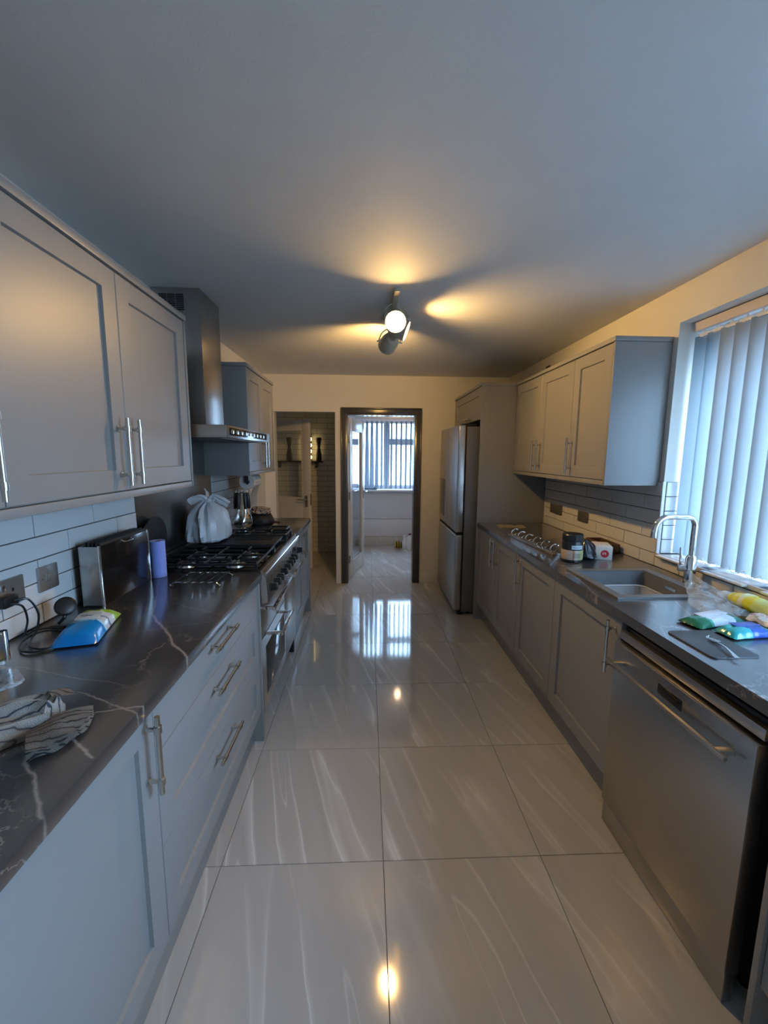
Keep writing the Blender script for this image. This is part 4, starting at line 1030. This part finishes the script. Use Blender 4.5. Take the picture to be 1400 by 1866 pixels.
# chrome canister at the frame edge
t = thing('chrome_toaster', 'chrome appliance with rounded corners at the left edge of the frame', 'appliance', (-1.075, 1.08, ZT))
m = MB(); m.box(-1.138, -1.024, 1.080, 1.155, ZT+.008, 1.010, .014, seg=4)
part('body', m, mat('smoked_mirror_steel', (.42, .47, .45), .28, 1.), t)
part('corner_strip', MB().cyl((-1.030, 1.150, ZT+.008), (-1.030, 1.150, 1.008), .010, 16), M_chrome, t)
for x in (-1.12, -1.035):
    for y in (1.10, 1.14): part('foot', MB().cyl((x, y, ZT), (x, y, ZT+.01), .008, 10), M_trimw, t)
# clear tray
def rim_tray(cx, cyy, rx, ry, z, h, n, seed):
    m = MB(); rs = []
    for f, zz, e in ((.05, .003, 0), (.62, .002, 0), (.70, h*.5, .05), (.80, h, .12), (.97, h*1.02, .06), (1.0, h*.8, .03)):
        rs.append([Vector((cx+rx*f*math.cos(a)*(1+.06*math.sin(5*a+seed)), cyy+ry*f*math.sin(a)*(1+.05*math.cos(4*a)), z+zz+e*.05*math.sin(22*a))) for a in [2*PI*k/n for k in range(n)]])
    m.rings(rs, cap=False); bmesh.ops.solidify(m.b, geom=m.b.faces[:], thickness=.0008)
    return m
t = thing('clear_tray', 'crinkled clear plastic food tray at the left edge of the worktop', 'tray', (-1.0, 1.05, ZT))
part('tray', rim_tray(-.985, 1.000, .112, .078, ZT+.0005, .026, 44, 1.5), film_mat('tray_plastic', (.70, .78, .86), .45, .06), t)
part('paper_scrap', crumple(MB().box(-1.01, -.965, .985, 1.035, ZT+.006, ZT+.008), .010, 25, 4, zs=.5), M_trimw, t)
# towel
M_towel = None
def towel_mat():
    m, nt, p = new_mat('striped_tea_towel'); L = nt.links.new
    tc = N(nt, 'ShaderNodeTexCoord'); n = N(nt, 'ShaderNodeTexNoise'); n.inputs['Scale'].default_value = 9; n.inputs['Detail'].default_value = 3; L(tc.outputs['Object'], n.inputs['Vector'])
    w = N(nt, 'ShaderNodeTexWave', wave_type='BANDS', bands_direction='X'); w.inputs['Scale'].default_value = 17; w.inputs['Distortion'].default_value = 5.0; w.inputs['Detail Scale'].default_value = 1.4; w.inputs['Detail'].default_value = 2
    mp = N(nt, 'ShaderNodeMapping'); mp.inputs['Rotation'].default_value = (0, 0, .95); L(tc.outputs['Object'], mp.inputs[0]); L(mp.outputs[0], w.inputs['Vector'])
    r = ramp(nt, [(0, (.05, .055, .07, 1)), (.045, (.06, .07, .09, 1)), (.10, (.33, .30, .27, 1)), (1, (.40, .37, .33, 1))]); L(w.outputs['Fac'], r.inputs[0])
    mx = N(nt, 'ShaderNodeMix', data_type='RGBA'); mx.inputs[7].default_value = (.20, .14, .10, 1); L(r.outputs[0], mx.inputs[6])
    mr = N(nt, 'ShaderNodeMapRange'); mr.inputs[1].default_value = .5; mr.inputs[2].default_value = .75; mr.inputs[4].default_value = .7; L(n.outputs[0], mr.inputs[0]); L(mr.outputs[0], mx.inputs[0])
    L(mx.outputs[2], p.inputs['Base Color']); p.inputs['Roughness'].default_value = .95
    f = N(nt, 'ShaderNodeTexNoise'); f.inputs['Scale'].default_value = 420; L(tc.outputs['Object'], f.inputs['Vector'])
    b = N(nt, 'ShaderNodeBump'); b.inputs['Strength'].default_value = .8; b.inputs['Distance'].default_value = .003; L(f.outputs[0], b.inputs['Height']); L(b.outputs[0], p.inputs['Normal'])
    return m
M_towel = towel_mat()
t = thing('tea_towel', 'crumpled grey and white striped cloth lying on the near left worktop', 'towel', (-.74, .85, ZT))
def clothrope(path, wid, hei, seed, folds=5, fl=.30, nseg=44, ext=None):
    P = spline(path, 9); rs = []
    for i, p in enumerate(P):
        f = i/(len(P)-1); tg = (P[min(i+1, len(P)-1)]-P[max(0, i-1)]).normalized(); sd = tg.cross(Vector((0, 0, 1))).normalized()
        w = wid[0]+(wid[1]-wid[0])*f; h = hei[0]+(hei[1]-hei[0])*f; r = []
        for k in range(nseg):
            a = 2*PI*k/nseg; q = 1+fl*.5*math.sin(folds*a+f*4.5+seed)+.12*noise.noise(Vector((math.cos(a)*2, math.sin(a)*2, f*5+seed)))
            z = max(0, math.sin(a))*h*q+.0012
            r.append(p+sd*w*math.cos(a)*(1+.15*math.sin(3*f*PI+seed))+Vector((0, 0, z)))
        rs.append(r)
    return MB().rings(rs)
part('twisted_body', clothrope([(-.97, .74, ZT), (-.89, .795, ZT), (-.82, .84, ZT), (-.755, .885, ZT), (-.705, .885, ZT)], (.052, .040), (.040, .046), 1.2, 7, .42), M_towel, t)
part('loose_fold', clothrope([(-.93, .70, ZT), (-.84, .745, ZT), (-.77, .80, ZT), (-.70, .865, ZT)], (.036, .036), (.024, .034), 3.0, 6, .42), M_towel, t)
# folded end: a stack of curved leaves with an edge hem
m = MB()
for q in range(3):
    rs = []
    for i in range(15):
        f = i/14; r = []
        for k in range(13):
            g = k/12; ang = -.95+1.55*g
            rad = .030+.088*f
            x = -.725+rad*math.cos(ang)*1.0; y = .838+rad*math.sin(ang)*.95
            z = ZT+.004+q*.009+(.030-.010*q)*math.sin(PI*f)*(.6+.4*math.sin(g*PI))+.0035*math.sin(g*17+q)*(f)
            r.append(Vector((x, y, z)))
        rs.append(r)
    m.rings(rs, close_u=False)
bmesh.ops.solidify(m.b, geom=m.b.faces[:], thickness=.003)
part('folded_end', m, M_towel, t, sharp=60)
m = MB(); rs = []
for i in range(9):
    f = i/8; c = Vector((-.728+.006*f, .905+.052*f, ZT+.045-.022*f)); w = .012+.016*f
    rs.append([c+Vector((math.cos(.35), -math.sin(.35), 0))*w*u+Vector((0, 0, 1))*.012*(1-abs(u)) for u in [-1+q/4 for q in range(9)]])
m.rings(rs, close_u=False); bmesh.ops.solidify(m.b, geom=m.b.faces[:], thickness=.004)
part('corner_flick', m, M_towel, t, sharp=60)

# ------------------------------------------------------------ right worktop
m = MB(); rs = []
for j in range(7):
    rs.append([Vector((1.10+.23*i/10+.01*j/6, 3.30+.15*j/6+.02*math.sin(i*.6), ZT+.001+.006*abs(math.sin(i*.9+j*.5)))) for i in range(11)])
m.rings(rs, close_u=False); bmesh.ops.solidify(m.b, geom=m.b.faces[:], thickness=.0006)
single('loose_paper', m, M_paper, 'loose cream sheet of paper on the far right worktop', 'paper', loc=(1.2, 3.37, ZT))
t = thing('hook_rack', 'flat steel rack of six curled coat hooks lying on the right worktop', 'hook rack', (1.10, 2.66, ZT))
ang = math.atan2(.05, -.62)
A = Vector((1.075, 3.00, 0)); B = Vector((1.135, 2.375, 0)); D = (B-A).normalized(); S = Vector((-D.y, D.x, 0)); S = -S if S.x < 0 else S
Tm = Matrix(((D.x, S.x, 0, A.x), (D.y, S.y, 0, A.y), (0, 0, 1, 0), (0, 0, 0, 1)))
Lr = (B-A).length
part('back_plate', MB().box(0, Lr, -.012, .040, ZT, .926, .002, T=Tm), M_steel, t)
for k in range(6):
    u = .045+k*(Lr-.09)/5
    q = lambda a, b, z: Tm @ Vector((a, b, z))
    m = MB(); m.tube(spline([q(u, .006, .926), q(u, -.004, .940), q(u+.002, .004, .958), q(u+.004, .022, .970), q(u+.004, .040, .968)], 5), [.0042]*20+[.006], 10) if False else m.tube(spline([q(u, .006, .924), q(u, -.006, .942), q(u, .004, .962), q(u, .024, .972), q(u, .042, .966)], 5), .0042, 10)
    m.lathe([(0, -.007), (.006, -.004), (.0075, 0), (.006, .004), (0, .007)], Matrix.Translation(q(u, .044, .965)), 14)
    m.tube(spline([q(u+.03, .012, .926), q(u+.032, .004, .935), q(u+.030, .022, .944), q(u+.028, .032, .938)], 4), .0035, 8)
    part('hook', m, M_chrome, t)
# supplement tub
t = thing('supplement_tub', 'black screw-top tub with a cream and yellow label beside the sink', 'tub', (1.180, 2.262, ZT))
Tt = Matrix.Translation((1.180, 2.262, ZT))
part('tub', MB().lathe([(.050, 0), (.056, .004), (.057, .012), (.057, .112), (.052, .120), (.050, .124)], Tt, 40), M_black, t)
part('lid', MB().lathe([(.054, .120), (.056, .122), (.056, .156), (.053, .160), (.0, .160)], Tt, 40), M_black, t)
M_lab = axis_mat('tub_label', 0, [(0, (.50, .42, .36, 1)), (.30, (.55, .22, .12, 1)), (.38, (.56, .50, .42, 1)), (.55, (.46, .44, .20, 1)), (.95, (.42, .40, .22, 1))], -.057, .057, .4, .004, 40)
part('label', MB().lathe([(.0574, .016), (.0578, .017), (.0578, .070), (.0574, .071)], Tt, 40, cap=False), M_lab, t)
m = MB(); Rr = .0585
for k in range(8):
    a0 = -2.1+k*.14; a1 = a0+.14
    v = [(1.180+Rr*math.cos(a), 2.262+Rr*math.sin(a), ZT+z) for a, z in ((a0, .078), (a1, .078), (a1, .100), (a0, .100))]
    m.b.faces.new([m.b.verts.new(p) for p in v])
part('label_patch', m, mat('pale_blue_label', (.55, .66, .75), .4), t)
m = MB()
for zz in (.088, .030, .037, .044, .051):
    for k in range(7):
        a0 = -1.95+k*.11; a1 = a0+.075; R2 = .0592
        v = [(1.180+R2*math.cos(a), 2.262+R2*math.sin(a), ZT+z) for a, z in ((a0, zz), (a1, zz), (a1, zz+.0028), (a0, zz+.0028))]
        m.b.faces.new([m.b.verts.new(p) for p in v])
part('fine_print', m, mat('dark_print', (.06, .06, .07), .5), t, kind='stuff')
# black bag heap
m = MB().lathe([(0, 0), (.060, 0), (.072, .012), (.060, .045), (.035, .085), (.012, .100), (0, .102)], Matrix.Translation((1.292, 2.335, ZT)), 40)
crumple(m, .030, 20, 5, keepz=ZT); crumple(m, .008, 60, 2, keepz=ZT)
single('crumpled_black_bag', m, mat('black_film', (.012, .013, .018), .22), 'crumpled shiny black plastic bag behind the tub', 'bag', loc=(1.285, 2.30, ZT))
# carton with red rounds
t = thing('small_carton', 'small white carton with red round marks by the right wall tiles', 'carton', (1.405, 2.35, ZT), -.35)
part('carton', MB().box(-.045, .045, -.075, .075, 0, .078, .001), mat('white_card', (.62, .58, .52), .5), t, world=False)
m = MB(); m.lathe([(0, 0), (.022, 0), (.022, .0006), (0, .0006)], Matrix.Translation((.005, -.0752, .036)) @ look((0, -1, 0)), 28)
m.lathe([(0, 0), (.022, 0), (.022, .0006), (0, .0006)], Matrix.Translation((-.0452, .01, .040)) @ look((-1, 0, 0)), 28)
part('red_round', m, mat('red_print', (.50, .03, .04), .4), t, world=False)
m = MB()
for k in range(3):
    m.box(-.006+k*.007, -.003+k*.007, -.0763, -.0758, .030+.003*(k % 2), .044)
    m.box(-.0463, -.0458, .000+k*.007, .003+k*.007, .034, .048)
part('round_mark', m, M_trimw, t, world=False)
t = thing('wooden_tray', 'brown wooden tray leaning behind the carton on the right worktop', 'tray', (1.522, 2.54, ZT), -.03)
m = MB(); m.box(-.055, .050, -.11, .11, 0, .010, .002)
for a in ((-.055, -.047, -.11, .11), (.042, .050, -.11, .11), (-.055, .05, -.11, -.102), (-.055, .05, .102, .11)): m.box(a[0], a[1], a[2], a[3], 0, .058, .002)
part('tray', m, mat('brown_wood', (.10, .05, .025), .4, stretch=(1, .1, 1), var=.3, vscale=30), t, world=False)
# cutting mat, spoon, packets
T = Matrix.Translation((1.110, 1.210, 0)) @ Matrix.Rotation(.02, 4, 'Z')
poly = []
for cx, cyy, a0 in ((.062, .080, 0), (-.060, .080, 90), (-.060, -.080, 180), (.062, -.080, 270)):
    for k in range(6): a = math.radians(a0+k*18); poly.append((cx+.016*math.cos(a), cyy+.016*math.sin(a)))
single('cutting_mat', MB().prism(poly, ZT, ZT+.0045, T, .001), mat('dark_grey_mat', (.05, .055, .065), .42), 'thin dark grey rectangular mat under the spoon', 'mat', loc=(1.11, 1.21, ZT))
t = thing('teaspoon', 'steel teaspoon lying across the dark mat', 'spoon', (1.11, 1.15, ZT+.005))
h0 = Vector((1.130, 1.222, 0)); h1 = Vector((1.092, 1.082, 0)); dd_ = (h1-h0).normalized(); ss = Vector((-dd_.y, dd_.x, 0)); zt = ZT+.0052
rs = []
for i in range(11):
    f = -1+2*i/10; w = .0175*math.sqrt(max(0, 1-f*f))*(1-.12*f); c = h0+dd_*.026*f
    rs.append([c+ss*w*u+Vector((0, 0, zt+.001+.007*(u*u*.6+f*f*.4))) for u in [-1+q/3 for q in range(7)]])
m = MB().rings(rs, close_u=False); bmesh.ops.solidify(m.b, geom=m.b.faces[:], thickness=.0012)
part('bowl', m, M_chrome, t, sharp=70)
rs = []
for i in range(9):
    f = i/8; c = h0+dd_*(.024+.105*f); w = .0032+.0050*f**2; z = zt+.004+.009*math.sin(PI*min(1, f*1.2)*.8)*(1-f)
    rs.append([c+ss*w*math.cos(a)+Vector((0, 0, z+.0012*math.sin(a)+.001)) for a in [2*PI*q/10 for q in range(10)]])
part('stem', MB().rings(rs), M_chrome, t)
def packet(name, label, loc, rot, w, l, h, stops, seed, end):
    t = thing(name, label, 'packet', loc, rot, None)
    part('film', pillow(w, l, h, seed=seed, wr=.0025), axis_mat(name+'_film', 1, stops, -l/2, l/2, .15, .006, 30), t, world=False)
    m = MB()
    for s_ in (-1, 1):
        rs = [[Vector((-w/2*.96+w*.96*k/14, s_*(l/2-.001+.010*q), .004+.0022*math.sin(k*2.4)*q+.004*q)) for k in range(15)] for q in (0, .5, 1)]
        m.rings(rs, close_u=False)
    bmesh.ops.solidify(m.b, geom=m.b.faces[:], thickness=.0006)
    part('crimped_end', m, end, t, world=False)
    m = MB(); m.box(-w*.40, w*.05, -l*.22, l*.34, h*1.03+.003, h*1.03+.0045, .001)
    part('printed_panel', m, mat(name+'_panel', (.05, .10, .45) if seed > 5 else (.60, .68, .80), .25), t, world=False)
    m = MB()
    for k in range(6): m.box(-w*.5-.0005+.004, -w*.5+.006, -l*.16+k*l*.07, -l*.16+k*l*.07+l*.04, .013, .021)
    part('print_marks', m, M_trimw, t, world=False, kind='stuff')
    return t
packet('snack_packet', 'flat green and white packet lying furthest left of the two packets', (1.262, 1.383, ZT), -PI/2+.27, .085, .225, .022,
       [(0, (.01, .14, .07, 1)), (.26, (.05, .35, .28, 1)), (.32, (.62, .70, .78, 1)), (.62, (.50, .62, .72, 1)), (.80, (.03, .20, .18, 1))], 1, mat('green_film', (.01, .13, .05), .15))
packet('snack_packet', 'teal packet with a deep blue panel, nearest the spoon', (1.290, 1.278, ZT), -PI/2+.10, .078, .165, .026,
       [(0, (.03, .36, .40, 1)), (.30, (.05, .42, .50, 1)), (.45, (.03, .10, .45, 1)), (.80, (.02, .16, .22, 1))], 8, mat('teal_film', (.02, .12, .14), .15))
# clear bag with bread-roll style film
m = MB(); rs = []
path = [(1.485, 1.760, .03), (1.47, 1.715, .035), (1.455, 1.665, .045), (1.42, 1.60, .060), (1.385, 1.53, .075), (1.37, 1.46, .080), (1.365, 1.41, .070)]
P = spline([(a, b, ZT+.009) for a, b, w in path], 5); n = len(P)
for i, p in enumerate(P):
    f = i/(n-1); w = .026+.062*min(1, f*1.5); h = .050-.028*f
    if .10 < f < .24: w *= .62
    rs.append([p+Vector((w*math.cos(a), 0, max(0, math.sin(a))*h*(1+.3*math.sin(5*a+f*9)))) for a in [2*PI*k/30 for k in range(30)]])
m.rings(rs)
single('clear_plastic_bag', crumple(m, .012, 28, 6, keepz=ZT), M_clear, 'empty clear plastic bag crumpled beside the sink', 'bag', loc=(1.42, 1.6, ZT))
t = thing('yellow_drink_pouch', 'clear and yellow plastic pouch at the right edge of the worktop', 'pouch', (1.51, 1.45, ZT), 0)
m = MB(); rs = []
P = spline([(1.525, 1.640, .935), (1.520, 1.575, .938), (1.512, 1.525, .940), (1.505, 1.46, .942), (1.500, 1.38, .944), (1.50, 1.30, .942)], 6); n = len(P)
for i, p in enumerate(P):
    f = i/(n-1); r = .018+.022*min(1, f*2.2)
    rs.append([Vector((p.x+r*1.05*math.cos(a), p.y, ZT+.001+r*.8+r*.8*math.sin(a))) for a in [2*PI*k/28 for k in range(28)]])
m.rings(rs)
M_yel = axis_mat('yellow_print', 1, [(0, (.55, .68, .25, 1)), (.35, (.60, .70, .20, 1)), (.42, (.72, .68, .02, 1)), (.53, (.70, .75, .45, 1)), (.60, (.75, .68, .01, 1)), (.80, (.50, .62, .68, 1))], -.15, .19, .15, .008, 20)
part('pouch_body', crumple(m, .005, 40, 3, keepz=ZT), M_yel, t)
single('white_wrapper', crumple(pillow(.075, .13, .020, seed=12), .010, 30, 8), patches_mat('red_white_film', [(0, (.60, .62, .64, 1)), (.56, (.45, .10, .12, 1)), (.60, (.62, .60, .62, 1))], (30, 30, 30), .25),
       'small white wrapper with red lines at the right of the packets', 'wrapper').location = (1.425, 1.325, ZT+.010)

# ------------------------------------------------------------ side passage: shelf, vases, lit bulbs
t = thing('wall_shelf', 'black shelf on the tiled far wall of the side passage', 'shelf', (-1.05, PW-.07, 1.40))
part('board', MB().box(-1.39, -.655, PW-.145, PW-.002, 1.388, 1.406, .002), M_blackm, t)
for x in (-1.30, -.75): part('bracket', MB().box(x-.01, x+.01, PW-.12, PW-.002, 1.31, 1.388, .002), M_blackm, t)
for x, lb in ((-.715, 'black waisted vase on the passage shelf, seen beside the door'), (-1.15, 'black waisted vase on the passage shelf, seen through the door glass')):
    single('waisted_vase', MB().lathe([(.038, 0), (.042, .01), (.040, .10), (.026, .17), (.020, .20), (.026, .23), (.038, .30), (.042, .345), (.038, .345), (.03, .33), (0, .33)], Matrix.Translation((x, PW-.075, 1.4065)), 28), M_iron, lb, 'vase', loc=(x, PW-.075, 1.4065))
t = thing('bulb_light', 'upright strip of four round lit bulbs on the passage shelf', 'light', (-.850, PW-.08, 1.407))
part('back_bar', MB().box(-.875, -.825, PW-.06, PW-.045, 1.407, 1.78, .003).box(-.89, -.81, PW-.09, PW-.04, 1.4065, 1.412, .002), M_blackm, t)
Mb2 = emit('lit_globe', (1.0, .72, .30), 5)
for k in range(4):
    part('bulb', MB().lathe([(0, -.030), (.022, -.022), (.030, 0), (.022, .022), (0, .030)], Matrix.Translation((-.842, PW-.092, 1.462+k*.088)), 18), Mb2, t)

# ------------------------------------------------------------ utility room things
single('black_case', MB().box(-.10, .165, FAR-.098, FAR-.01, UZ0-.009, UZ0+.035, .006), M_blackm, 'flat black case lying on the utility window sill', 'case', loc=(.03, FAR-.08, UZ0-.009))
t = thing('spray_bottle', 'white spray bottle standing on the utility room floor', 'bottle', (.615, 6.50, 0))
Tq = Matrix.Translation((.615, 6.50, 0))
part('bottle', MB().lathe([(.034, 0), (.038, .006), (.038, .10), (.030, .14), (.014, .17), (.013, .19)], Tq, 24), M_trimw, t)
part('trigger_head', MB().box(.585, .635, 6.485, 6.515, .19, .222, .006).box(.590, .600, 6.492, 6.508, .150, .195, .003), M_trimw, t)
t = thing('cleaner_bottle', 'white handled cleaner bottle half hidden by the door frame', 'bottle', (.685, 6.44, 0))
m = MB(); Tq = Matrix.Translation((.690, 6.44, 0)); m.lathe([(.050, 0), (.055, .008), (.055, .15), (.042, .20), (.020, .225), (.020, .24)], Tq, 28)
m.tube(spline([(.645, 6.44, .10), (.622, 6.44, .13), (.628, 6.44, .18), (.660, 6.44, .205)], 5), .009, 10)
part('bottle', m, M_trimw, t); part('cap', MB().lathe([(.022, .238), (.022, .262), (0, .264)], Tq, 20), mat('dark_red_cap', (.12, .03, .03), .4), t)
t = thing('coiled_hose', 'small yellow and black coiled hose on the utility room floor', 'hose', (.52, 6.55, 0))
for k in range(6):
    x = .470+k*.018; R = .052-.004*abs(k-2.5)
    part('coil', MB().tube([(x, 6.55+R*math.cos(a), R+.010+R*math.sin(a)) for a in [2*PI*q/24 for q in range(25)]], .009, 8, cap=False), mat('hose_yellow', (.52, .36, .02), .4) if k % 2 == 0 else M_black, t)

# repeats of one kind share a group phrase
for base, phrase in (('plinth', 'plinths under the base cabinets'), ('cornice', 'top rails on the wall cabinets'), ('light_rail', 'light rails under the wall cabinets'),
                     ('worktop', 'dark veined worktops'), ('double_socket', 'steel double sockets'), ('waisted_vase', 'black vases on the passage shelf'),
                     ('snack_packet', 'packets lying on the right worktop'), ('vertical_blind', 'vertical blinds at the windows')):
    for o in bpy.data.objects:
        if o.parent is None and o.name.split('.')[0] == base and 'group' not in o: o['group'] = phrase
